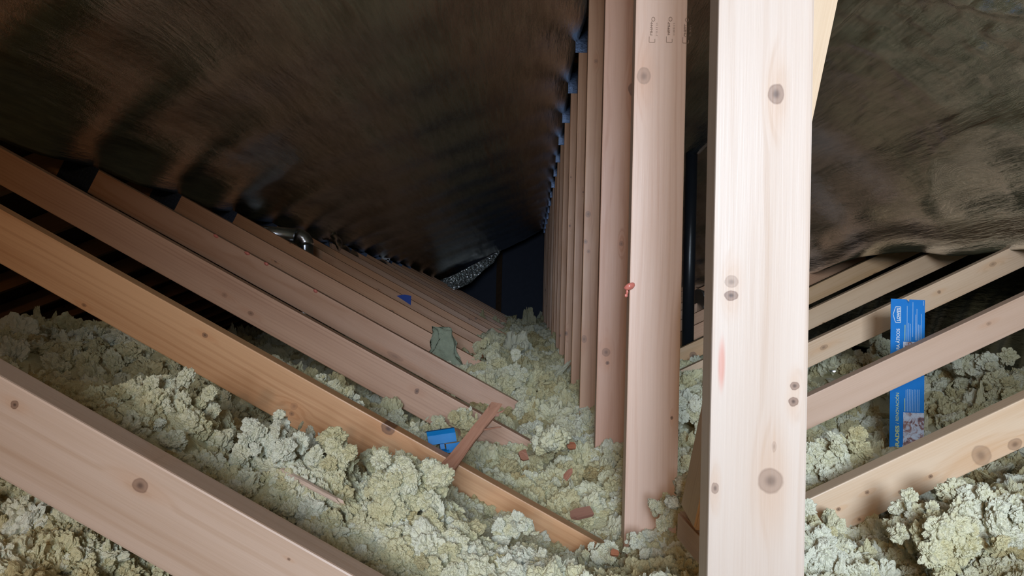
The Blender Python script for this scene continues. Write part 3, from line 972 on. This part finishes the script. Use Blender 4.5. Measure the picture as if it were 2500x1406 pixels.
def splinter(name, length, w0, t0, seed, ragged=0.2, n=9, seg=14):
    """torn sliver of wood: ragged ends, grooved sides"""
    r_ = np.random.default_rng(seed)
    verts, faces = [], []
    prof = []
    for k in range(seg):
        a = 2 * math.pi * k / seg
        prof.append((math.copysign(abs(math.cos(a)) ** 0.55, math.cos(a)), math.copysign(abs(math.sin(a)) ** 0.55, math.sin(a))))
    groove = r_.uniform(0.72, 1.1, seg)
    e0 = r_.uniform(-ragged, ragged, seg) * w0 * 0.6
    e1 = r_.uniform(-ragged, ragged, seg) * w0 * 3.5
    for i_ in range(n):
        t_ = i_ / (n - 1)
        sc_ = 0.85 + 0.2 * math.sin(t_ * 3.0 + seed) + r_.uniform(-0.05, 0.05)
        for k in range(seg):
            x_ = t_ * length + (e0[k] * (1 - t_) ** 3) + (e1[k] * t_ ** 3)
            g = groove[k] * r_.uniform(0.93, 1.07)
            verts.append((x_, prof[k][0] * w0 / 2 * sc_ * g, prof[k][1] * t0 / 2 * sc_ * g))
    for i_ in range(n - 1):
        for k in range(seg):
            k2 = (k + 1) % seg
            faces.append((i_ * seg + k, i_ * seg + k2, (i_ + 1) * seg + k2, (i_ + 1) * seg + k))
    faces.append(tuple(range(seg))[::-1])
    faces.append(tuple((n - 1) * seg + k for k in range(seg)))
    return mesh_of(name, verts, faces)


def aim(o, a, b, roll=0.0):
    d_ = (b - a).normalized()
    up = Vector((0, 0, 1)) if abs(d_.z) < 0.9 else Vector((0, 1, 0))
    y_ = up.cross(d_).normalized(); z_ = d_.cross(y_)
    o.matrix_world = Matrix.Translation(a) @ Matrix((d_, y_, z_)).transposed().to_4x4() @ Matrix.Rotation(roll, 4, 'X')


RED = make_wood('torn_red_wood', (0.56, 0.31, 0.22), (0.36, 0.16, 0.10), auto_knots=0, ring=0.004, rough=0.7)
a, b = at(1084, 1152, 1.285), at(1203, 1000, 1.50)
stick = empty('torn_stick', a)
tag(stick, 'torn reddish stick with splintered end leaning over the second left web', 'stick')
o = link('shaft', splinter('shaft', (b - a).length, 0.034, 0.026, 3, 0.25), RED, stick)
aim(o, Vector((0, 0, 0)), b - a, 0.6)
for q, (px, py, Yq, wq) in enumerate([(1222, 1042, 1.47, 0.007), (1216, 992, 1.51, 0.007), (1228, 1003, 1.50, 0.006), (1212, 1012, 1.49, 0.010)]):
    s0 = a.lerp(b, 0.62 if q == 0 else 0.86)
    e = at(px, py, Yq)
    o = link('sliver', splinter('sliver', (e - s0).length, wq, wq * 0.7, 20 + q, 0.3, 6, 8), RED, stick)
    aim(o, s0 - a, e - a)

a, b = at(688, 1150, 0.96), at(830, 1225, 0.91)
o = link('wood_sliver', splinter('wood_sliver', (b - a).length, 0.012, 0.007, 8, 0.2), make_wood('pale_sliver_wood', (0.72, 0.54, 0.42), (0.55, 0.36, 0.25), auto_knots=0))
aim(o, a, b)
tag(o, 'thin pale wood sliver lying on the wool behind the nearest left web', 'wood sliver')


CHIPWOOD = make_wood('dark_red_chip_wood', (0.34, 0.15, 0.09), (0.20, 0.07, 0.04), auto_knots=0, ring=0.004, rough=0.7)


def chip(label, px, py, Y, L, W, seed, rot):
    r_ = np.random.default_rng(seed)
    bm_ = bmesh.new()
    ring = []
    for k in range(7):
        a_ = 2 * math.pi * k / 7
        q_ = r_.uniform(0.75, 1.15)
        ring.append((L / 2 * q_ * math.copysign(abs(math.cos(a_)) ** 0.6, math.cos(a_)), W / 2 * q_ * math.copysign(abs(math.sin(a_)) ** 0.6, math.sin(a_))))
    A_ = [bm_.verts.new((x_, y_, 0.003 + r_.uniform(-0.0015, 0.0015))) for x_, y_ in ring]
    B_ = [bm_.verts.new((x_ * 0.9, y_ * 0.9, -0.003 + r_.uniform(-0.0015, 0.0015))) for x_, y_ in ring]
    bm_.faces.new(A_); bm_.faces.new(B_[::-1])
    for k in range(7):
        bm_.faces.new([A_[k], B_[k], B_[(k + 1) % 7], A_[(k + 1) % 7]])
    o_ = link('wood_chip', bm_mesh('wood_chip', bm_), CHIPWOOD)
    o_.location = at(px, py, Y)
    o_.rotation_euler = rot
    return tag(o_, label, 'wood chip', 'torn wood chips on the wool')


chip('small dark red wood chip standing in the middle of the wool hollow', 1388, 1158, 1.40, 0.024, 0.014, 31, (1.1, -1.0, 0.2))
chip('broad flat reddish wood chip at the foot of the second king post', 1420, 1252, 1.33, 0.045, 0.022, 32, (0.5, -0.15, 0.15))
chip('tiny bright red wood chip at the very bottom of the wool hollow', 1500, 1350, 1.16, 0.014, 0.010, 33, (0.8, 0.1, 0.1))
chip('reddish wood chip half buried under the torn stick', 1278, 1112, 1.45, 0.018, 0.022, 34, (0.9, -0.2, 0.3))
chip('brown bark chip under the round wool clump', 1395, 1090, 1.66, 0.022, 0.018, 35, (0.9, -0.1, 0.2))

# ------------------------------------------------------------------ blue plastic bracket
BLUE = simple('glossy_blue_plastic', (0.005, 0.19, 0.52), 0.22, 0.0, 0.6, (40.0, 0.05, 0.001), 0.1)
c = at(1078, 1078, 1.43)
br = empty('blue_bracket', c, (math.radians(-12), math.radians(-8), math.radians(14)))
tag(br, 'glossy blue plastic bracket lying in the wool behind the second left web', 'bracket')


def folded(name, pts, x0_, x1_, th_, parent):
    """bent strip: profile pts (y, z) swept along x"""
    bm_ = bmesh.new()
    P_ = [Vector((0, y_, z_)) for y_, z_ in pts]
    nrm = []
    for k in range(len(P_)):
        t_ = (P_[min(k + 1, len(P_) - 1)] - P_[max(k - 1, 0)]).normalized()
        nrm.append(Vector((0, -t_.z, t_.y)))
    ring = [p for p in P_] + [p + n_ * th_ for p, n_ in list(zip(P_, nrm))[::-1]]
    A = [bm_.verts.new((x0_, q.y, q.z)) for q in ring]
    B = [bm_.verts.new((x1_, q.y, q.z)) for q in ring]
    m_ = len(ring)
    for k in range(m_):
        bm_.faces.new([A[k], B[k], B[(k + 1) % m_], A[(k + 1) % m_]])
    nk = len(P_)
    for k in range(nk - 1):
        bm_.faces.new([A[k], A[k + 1], A[m_ - 2 - k], A[m_ - 1 - k]])
        bm_.faces.new([B[k + 1], B[k], B[m_ - 1 - k], B[m_ - 2 - k]])
    return link(name, bm_mesh(name, bm_), BLUE, parent)


folded('hood', [(-0.014, -0.004), (-0.012, 0.012), (-0.006, 0.019), (0.004, 0.021), (0.03, 0.021)], -0.026, 0.026, 0.0022, br)
folded('side_flange', [(-0.010, -0.022), (-0.012, -0.008), (0.02, -0.006)], 0.006, 0.034, 0.0022, br)
folded('lower_lip', [(-0.016, -0.020), (-0.006, -0.016), (0.012, -0.017)], -0.012, 0.010, 0.0022, br)
bm = bmesh.new(); bm_box(bm, -0.004, 0.004, -0.004, 0.02, -0.016, 0.018)
link('rib', bm_mesh('rib', bm), BLUE, br)

# ------------------------------------------------------------------ sealant drops
SEAL = simple('pink_sealant', (0.72, 0.22, 0.17), 0.22, 0.0, 0.6, (30.0, 0.05, 0.001), 0.15)


def blob(name, rx_, ry_, rz_, seed):
    v, f = ico(3)
    d = 1 + 0.15 * vnoise(v[:, 0] * 1.5 + seed, v[:, 1] * 1.5, v[:, 2] * 1.5, seed=seed)
    v = v * d[:, None] * [rx_, ry_, rz_]
    return mesh_of(name, v.tolist(), f.tolist(), True)


c = at(1537, 699, 1.328)
sd = empty('sealant_drop', c)
tag(sd, 'big shiny pink sealant drop hanging on the left edge of the second post', 'sealant drop')
o = link('bead', blob('bead', 0.0105, 0.007, 0.0062, 1), SEAL, sd); o.rotation_euler = (0, -0.4, 0)
o = link('drip', blob('drip', 0.0022, 0.0022, 0.0045, 2), SEAL, sd); o.location = (-0.004, 0, -0.0095)
o = link('drip', blob('drip', 0.003, 0.0025, 0.0035, 3), SEAL, sd); o.location = (-0.0055, 0, -0.016)
SPOTL = ['uppermost red sealant spot on the top edge of the fourth left web', 'second red sealant spot down the top edge of the fourth left web',
         'third red sealant spot down the top edge of the fourth left web', 'lowest red sealant spot on the top edge of the fourth left web']
for q, (px, py, wq) in enumerate([(527, 577, .010), (603, 621, .010), (650, 645, .009), (770, 712, .008)]):
    p = at(px, py, truss_y(4))
    o = link('sealant_spot', blob('sealant_spot', wq, 0.006, 0.0055, 10 + q), SEAL)
    o.location = (p.x, truss_y(4) + 0.001, WLT(p.x) + H - 0.004)
    o.rotation_euler = (0, TH_L, 0)
    tag(o, SPOTL[q], 'sealant spot')

# blue painter's tape on the seventh left web
TAPE = simple('blue_masking_tape', (0.01, 0.07, 0.42), 0.5, 0.0, 0.3, (60.0, 0.2, 0.001), 0.1)
p = at(988, 733, truss_y(7))
bm = bmesh.new()
pts = [(968, 722), (987, 719), (1004, 722), (1003, 745), (985, 733)]
a_ = [bm.verts.new((at(x, y, truss_y(7)) - p)) for x, y in pts]
for v in a_: v.co.y = -0.0015
b_ = [bm.verts.new(v.co + Vector((0, 0.0012, 0))) for v in a_]
bm.faces.new(a_); bm.faces.new(b_[::-1])
for k in range(5): bm.faces.new([a_[k], b_[k], b_[(k + 1) % 5], a_[(k + 1) % 5]])
o = link('masking_tape', bm_mesh('masking_tape', bm), TAPE)
o.location = p
tag(o, 'torn scrap of blue masking tape stuck on a far left web', 'tape')

# ------------------------------------------------------------------ hang tag
W_T = 0.099
tg = empty('hang_tag', at(2171, 1125, 2.22), (math.radians(-2), math.radians(0.8), math.radians(3)))
tag(tg, 'tall blue printed cardboard tag standing between the right webs', 'tag')
SC = 2.22 / F_PX                            # metres per photograph pixel at the tag
HT = (1125 - 735) * SC


def tagp(px, py):                           # photograph pixel -> tag-local (u, h)
    return (px - 2171) * SC, (1125 - py) * SC


CARD = simple('blue_printed_card', (0.015, 0.22, 0.66), 0.38, 0.0, 0.5, (60.0, 0.05, 0.0005), 0.06)
WHITE = simple('white_print', (0.80, 0.84, 0.88), 0.5, 0.0, 0.4)
YELL = simple('yellow_print', (0.72, 0.76, 0.30), 0.5, 0.0, 0.4)
PALEB = simple('pale_blue_print', (0.34, 0.52, 0.78), 0.5, 0.0, 0.4)
bm = bmesh.new()
notch = [tagp(2209, 735), tagp(2210, 741), tagp(2213, 745), tagp(2216, 741), tagp(2217, 735)]
out = [(0, 0), tagp(2255, 1125), (W_T, HT)] + [(x, HT if k in (0, 4) else z) for k, (x, z) in list(enumerate(notch))[::-1]] + [(0, HT)]
A = [bm.verts.new((x, 0, z)) for x, z in out]; B = [bm.verts.new((x, 0.0012, z)) for x, z in out]
bm.faces.new(A); bm.faces.new(B[::-1])
for k in range(len(out)):
    k2 = (k + 1) % len(out)
    bm.faces.new([A[k], B[k], B[k2], A[k2]])
bmesh.ops.triangulate(bm, faces=bm.faces[:])
link('card', bm_mesh('card', bm), CARD, tg)


def lettering(name, text, px, py_start, py_end, capw, mat, bold=0.0):
    """text running upwards on the tag: baseline at pixel column px + capw/2, from py_start up to py_end"""
    cu = bpy.data.curves.new('lettering', 'FONT')
    cu.body = text
    cu.size = 1.0
    cu.offset = bold
    cu.extrude = 0.0
    cu.resolution_u = 3
    ob = bpy.data.objects.new('lettering_tmp', cu)
    C.objects.link(ob)
    dg = bpy.context.evaluated_depsgraph_get()
    me_ = bpy.data.meshes.new_from_object(ob.evaluated_get(dg))
    bpy.data.objects.remove(ob)
    bpy.data.curves.remove(cu)
    co = np.array([v.co[:] for v in me_.vertices])
    wx = co[:, 0].max() - co[:, 0].min()
    L = (py_start - py_end) * SC
    cap = 0.70
    u0, h0 = tagp(px, py_start)
    sx_ = L / wx; sy_ = capw * SC / cap
    new = np.stack([u0 + capw * SC / 2 - co[:, 1] * sy_, np.full(len(co), -0.0006), h0 + (co[:, 0] - co[:, 0].min()) * sx_], -1)
    me_.vertices.foreach_set('co', new.astype(np.float32).ravel())
    me_.materials.clear()
    me_.update()
    me_.name = name
    return link(name, me_, mat, tg)


lettering('lettering', 'UPGRADES', 2189.5, 1121, 1040, 9, YELL, 0.03)
lettering('lettering', '/ RENOVACIÓN', 2189, 1036, 962, 7.5, YELL, 0.005)
lettering('lettering', 'PARA ÁTICOS', 2189, 869, 807, 8, WHITE, 0.02)
logo = lettering('logo_lettering', "LOWE'S", 2189.5, 788, 757, 7.5, WHITE, 0.04)
bm = bmesh.new()


def tstroke(x0_, y0_, x1_, y1_, wd):
    a0 = Vector((*tagp(x0_, y0_), 0)); a1 = Vector((*tagp(x1_, y1_), 0))
    d_ = (a1 - a0)
    nn = Vector((-d_.y, d_.x, 0)).normalized() * wd * SC / 2
    d_ = d_.normalized() * wd * SC / 2
    q4 = [a0 + nn - d_, a0 - nn - d_, a1 - nn + d_, a1 + nn + d_]
    bm.faces.new([bm.verts.new((q.x, -0.0006, q.y)) for q in q4])


logo_pts = [(2195, 792), (2195, 754), (2183, 754), (2181, 758), (2176.5, 773), (2181, 788), (2183, 792)]
for k in range(len(logo_pts)):
    tstroke(*logo_pts[k], *logo_pts[(k + 1) % len(logo_pts)], 1.5)
link('logo_outline', bm_mesh('logo_outline', bm), WHITE, tg)


def text_rows(cols, seed, mat):
    """rows of print too fine to read: broken hairlines"""
    global bm
    bm = bmesh.new()
    r_ = random.Random(seed)
    for x_, ya_, yb_ in cols:
        y_ = ya_
        while y_ > yb_:
            L_ = r_.uniform(2.0, 6.0)
            tstroke(x_, y_, x_, max(yb_, y_ - L_), 1.5)
            y_ -= L_ + 1.6
    link('fine_print', bm_mesh('fine_print', bm), mat, tg)


text_rows([(2206, 835, 798)], 1, YELL)
text_rows([(2211, 835, 752), (2215, 835, 793), (2219, 835, 794), (2225, 825, 742), (2232, 833, 772), (2235, 833, 758), (2239, 835, 796), (2243, 835, 796), (2246, 835, 770), (2251, 748, 738)], 2, PALEB)
text_rows([(2206.5, 1005, 975)], 3, YELL)
text_rows([(2210 + 4 * k, 1005, 953) for k in range(9)], 4, PALEB)
lettering('lettering', '2', 2205, 1090, 1086, 5, WHITE, 0.03)

# two printed pictures
PIC = NT('printed_picture_of_hands')
tc = PIC.n('ShaderNodeTexCoord')
nz = PIC.noise(tc.outputs['Object'], 42.0, 4, 0.55, 1.5)
PIC.set(PIC.b.inputs['Base Color'], PIC.ramp(nz, [(0.30, (0.10, 0.09, 0.14)), (0.42, (0.38, 0.20, 0.18)), (0.50, (0.62, 0.66, 0.78)), (0.62, (0.74, 0.80, 0.92)), (0.75, (0.42, 0.40, 0.48))]))
PIC.b.inputs['Roughness'].default_value = 0.35
for (xa, ya_, xb_, yb_) in ((2202, 864, 2251, 838), (2204, 1112, 2254.5, 1008)):
    (u0, h0), (u1, h1) = tagp(xa, ya_), tagp(xb_, yb_)
    bm = bmesh.new(); bm_box(bm, u0, u1, -0.0006, 0.0003, h0, h1)
    link('printed_picture', bm_mesh('printed_picture', bm), PIC.m, tg)
NAVY = simple('navy_print', (0.012, 0.016, 0.07), 0.4, 0, 0.4)
bm = bmesh.new()
cx_, cz_ = tagp(2217, 853)
for dq in (0,):
    ring = [bm.verts.new((cx_ + 11 * SC * math.cos(a) , -0.0009, cz_ + 7.5 * SC * math.sin(a) + 4 * SC * math.cos(a))) for a in np.linspace(0, 2 * math.pi, 14, endpoint=False)]
    bm.faces.new(ring)
link('printed_sleeve', bm_mesh('printed_sleeve', bm), NAVY, tg)

# ------------------------------------------------------------------ pipes and ducts


def tube(name, R_, z0_, z1_, mat, parent=None, seg=28, cap=True):
    bm_ = bmesh.new()
    bmesh.ops.create_cone(bm_, cap_ends=cap, segments=seg, radius1=R_, radius2=R_, depth=z1_ - z0_)
    for v in bm_.verts: v.co.z += (z0_ + z1_) / 2
    o_ = link(name, bm_mesh(name, bm_, True), mat, parent)
    return o_


pv = at(1680, 785, 4.1)
vp = empty('vent_pipe', (pv.x, pv.y, H - 0.32))
tag(vp, 'black plastic vent pipe rising between the two nearest posts', 'pipe')
tube('pipe', 0.031, 0, chord(pv.x) + 0.30, BLACK, vp)

pd = at(747, 590, 4.06)
dp = empty('metal_duct', (pd.x, pd.y, H + FLOOR))
tag(dp, 'shiny galvanised metal duct bending left under the left foil edge', 'duct')


def pipe_path(name, pts_, R_, mat, parent, seg=24):
    """round pipe along a polyline"""
    bm_ = bmesh.new()
    rings = []
    for k, p_ in enumerate(pts_):
        t_ = (pts_[min(k + 1, len(pts_) - 1)] - pts_[max(k - 1, 0)]).normalized()
        a_ = Vector((0, 1, 0)); b_ = t_.cross(a_).normalized()
        rings.append([bm_.verts.new(p_ + (a_ * math.cos(q) + b_ * math.sin(q)) * R_) for q in np.linspace(0, 2 * math.pi, seg, endpoint=False)])
    for k in range(len(rings) - 1):
        for q in range(seg):
            bm_.faces.new([rings[k][q], rings[k][(q + 1) % seg], rings[k + 1][(q + 1) % seg], rings[k + 1][q]])
    bm_.faces.new(rings[0]); bm_.faces.new(rings[-1][::-1])
    o_ = link(name, bm_mesh(name, bm_, True), mat, parent)
    return o_


zt = 0.335 - FLOOR
pipe_path('riser', [Vector((0, 0, z_)) for z_ in (0.0, zt - 0.045)], 0.040, DUCT, dp)
pipe_path('elbow', [Vector((-0.05 + 0.05 * math.cos(q), 0, zt - 0.05 + 0.05 * math.sin(q))) for q in np.linspace(0, math.pi / 2, 5)], 0.0425, DUCT, dp)
pipe_path('branch', [Vector((-0.048, 0, zt)), Vector((-0.36, 0, zt + 0.02))], 0.040, DUCT, dp)

# flexible foil duct behind the right webs
verts, faces = [], []
nr, sg = 46, 22
for k in range(nr):
    t_ = k / (nr - 1)
    rr = 0.085 + 0.008 * math.sin(k * math.pi)
    rr = 0.085 + (0.006 if k % 2 else -0.004)
    for q in range(sg):
        a = 2 * math.pi * q / sg
        verts.append((t_ * 0.55, rr * math.cos(a), rr * math.sin(a) - 0.05 * math.sin(t_ * 3)))
for k in range(nr - 1):
    for q in range(sg):
        faces.append((k * sg + q, k * sg + (q + 1) % sg, (k + 1) * sg + (q + 1) % sg, (k + 1) * sg + q))
faces.append(tuple(range(sg))[::-1]); faces.append(tuple((nr - 1) * sg + q for q in range(sg)))
o = link('flexible_duct', mesh_of('flexible_duct', verts, faces, False), FOIL_B)
o.location = at(1702, 735, 5.6)
o.rotation_euler = (0, 0, 0.5)
tag(o, 'silver flexible foil duct lying behind the black vent pipe', 'duct')


# ------------------------------------------------------------------ torn foil bits
def crinkle(name, outline, Y, thick, seed, mat, amp=0.02, res=22):
    """crinkled foil scrap filling an outline of pixels at depth Y (outline may give its own depth as third value)"""
    P3 = [at(q[0], q[1], q[2] if len(q) > 2 else Y) for q in outline]
    c_ = sum(P3, Vector()) / len(P3)
    bm_ = bmesh.new()
    bm_.faces.new([bm_.verts.new(p - c_) for p in P3])
    bmesh.ops.triangulate(bm_, faces=bm_.faces[:])
    for _ in range(5):
        longe = [e for e in bm_.edges if e.calc_length() > amp * 1.6]
        if not longe: break
        bmesh.ops.subdivide_edges(bm_, edges=longe, cuts=1)
        bmesh.ops.triangulate(bm_, faces=bm_.faces[:])
    co = np.array([v.co[:] for v in bm_.verts])
    f = 0.55 / amp
    dy = amp * vnoise(co[:, 0] * f, co[:, 1] * f, co[:, 2] * f, seed=seed) + amp * 0.5 * vnoise(co[:, 0] * f * 2.2, co[:, 1], co[:, 2] * f * 2.2, seed=seed + 1)
    for v, q in zip(bm_.verts, dy): v.co.y += q
    o_ = link(name, bm_mesh(name, bm_), mat)
    o_.location = c_
    md_ = o_.modifiers.new('thickness', 'SOLIDIFY'); md_.thickness = thick
    return o_


o = crinkle('torn_foil_flap', [(1058, 690, 10.6), (1115, 668, 10.6), (1224, 609, 10.9), (1206, 640, 10.75), (1178, 662, 10.6), (1150, 690, 10.45), (1112, 707, 10.4), (1088, 703, 10.45)], 10.6, 0.002, 5, FOIL_B, 0.013)
tag(o, 'bright crinkled triangle of torn foil hanging at the far end of the left sheet', 'foil scrap')
o = crinkle('foil_scrap', [(1000, 668), (1012, 665), (1018, 676), (1008, 680), (998, 677)], 9.0, 0.002, 6, FOIL_B, 0.015)
tag(o, 'tiny glinting foil scrap on the far left web tops', 'foil scrap')
o = crinkle('foil_scrap', [(2022, 902), (2040, 905), (2042, 909), (2024, 908)], 2.75, 0.002, 7, FOIL_B, 0.008)
tag(o, 'small white foil scrap on the wool beside the nearest post', 'foil scrap')
o = crinkle('foil_scrap', [(2082, 915), (2089, 918), (2086, 921)], 2.6, 0.002, 8, FOIL_B, 0.006)
tag(o, 'tiny foil flake on the wool left of the blue tag', 'foil scrap')

# curled loose edge of the left sheet near the metal duct
verts, faces = [], []
P = [at(800, 566, 5.3), at(822, 600, 5.6), at(850, 625, 6.0), at(890, 640, 6.6), at(938, 652, 7.4)]
ns = 40
for k in range(ns):
    t_ = k / (ns - 1) * (len(P) - 1)
    i0 = min(int(t_), len(P) - 2)
    q = P[i0].lerp(P[i0 + 1], t_ - i0)
    rr = 0.035 + 0.012 * math.sin(k * 0.9) + 0.01 * math.sin(k * 0.37)
    for s_ in range(12):
        a = math.radians(-60 + s_ * 25)
        verts.append((q.x + rr * math.cos(a), q.y, q.z + rr * math.sin(a) + 0.012 * math.sin(k * 0.6 + s_)))
for k in range(ns - 1):
    for s_ in range(11):
        b0 = k * 12 + s_
        faces.append((b0, b0 + 1, b0 + 13, b0 + 12))
o = link('curled_foil_edge', mesh_of('curled_foil_edge', verts, faces, True), FOIL_L)
md = o.modifiers.new('thickness', 'SOLIDIFY'); md.thickness = 0.0015
tag(o, 'curled strip of dark foil hanging from the left sheet beyond the duct', 'foil scrap')

# white metal bracket on the far left web tops
WM = simple('white_metal', (0.75, 0.80, 0.88), 0.35, 0.0, 0.5)
c = at(946, 642, 7.6)
wb = empty('white_bracket', c)
tag(wb, 'small white metal bracket hanging under the far left foil edge', 'bracket')
k_ = 7.6 / F_PX
for nm, bxs in (('stem', (-2, 3, -10, 10)), ('head', (-16, 5, 7, 12)), ('foot', (-9, 16, -15, -11))):
    bm = bmesh.new(); bm_box(bm, bxs[0] * k_, bxs[1] * k_, -0.006, 0.006, bxs[2] * k_, bxs[3] * k_)
    o = link(nm, bm_mesh(nm, bm), WM, wb)
    o.rotation_euler = (0, -0.25 if nm == 'foot' else 0.1, 0)

# draped wool scrap over the fifth and sixth left webs
GREY_WOOL = simple('grey_green_wool', (0.34, 0.38, 0.28), 0.95, 0.0, 0.1, (60.0, 0.9, 0.006), 0.25)
sil = [(1052, 797), (1075, 800), (1100, 805), (1108, 822), (1110, 845), (1106, 862), (1118, 880), (1136, 900), (1128, 912), (1105, 900), (1080, 888), (1048, 866), (1068, 858), (1072, 835), (1083, 815), (1070, 808)]
P3 = [at(x, y, 3.10) for x, y in sil]
c_ = sum(P3, Vector()) / len(P3)
bm = bmesh.new()
A = [bm.verts.new(p - c_ + Vector((0, -0.012, 0))) for p in P3]
B = [bm.verts.new(p - c_ + Vector((0, 0.022, 0))) for p in P3]
bm.faces.new(A); bm.faces.new(B[::-1])
for k in range(len(A)):
    bm.faces.new([A[k], B[k], B[(k + 1) % len(A)], A[(k + 1) % len(A)]])
bmesh.ops.triangulate(bm, faces=bm.faces[:])
for _ in range(3):
    bmesh.ops.subdivide_edges(bm, edges=[e for e in bm.edges if e.calc_length() > 0.012], cuts=1)
    bmesh.ops.triangulate(bm, faces=bm.faces[:])
co = np.array([v.co[:] for v in bm.verts])
for ax in range(3):
    dq = 0.010 * vnoise(co[:, 0] * 40, co[:, 1] * 40, co[:, 2] * 40, seed=60 + ax) + 0.012 * (ax == 1) * vnoise(co[:, 0] * 12, co[:, 1], co[:, 2] * 12, seed=66)
    for v, q in zip(bm.verts, dq): v.co[ax] += q
o = link('draped_wool_scrap', bm_mesh('draped_wool_scrap', bm, True), GREY_WOOL)
o.location = c_
tag(o, 'grey-green torn wool scrap draped over the middle left webs', 'insulation')

# far post and wire
o = link('far_stud', None)
bpy.data.objects.remove(o)
pf = at(1215, 700, 11.9)
bm = bmesh.new(); bm_box(bm, -0.045, 0.045, -0.019, 0.019, H + FLOOR, H + DECK_Z - PITCH * abs(pf.x - RX) - 0.005)
o = link('gable_stud', bm_mesh('gable_stud', bm), DECK)
o.location = (pf.x, Y1 - 0.03, 0)
tag(o, 'dark upright stud against the dim far gable wall', 'wood stud')
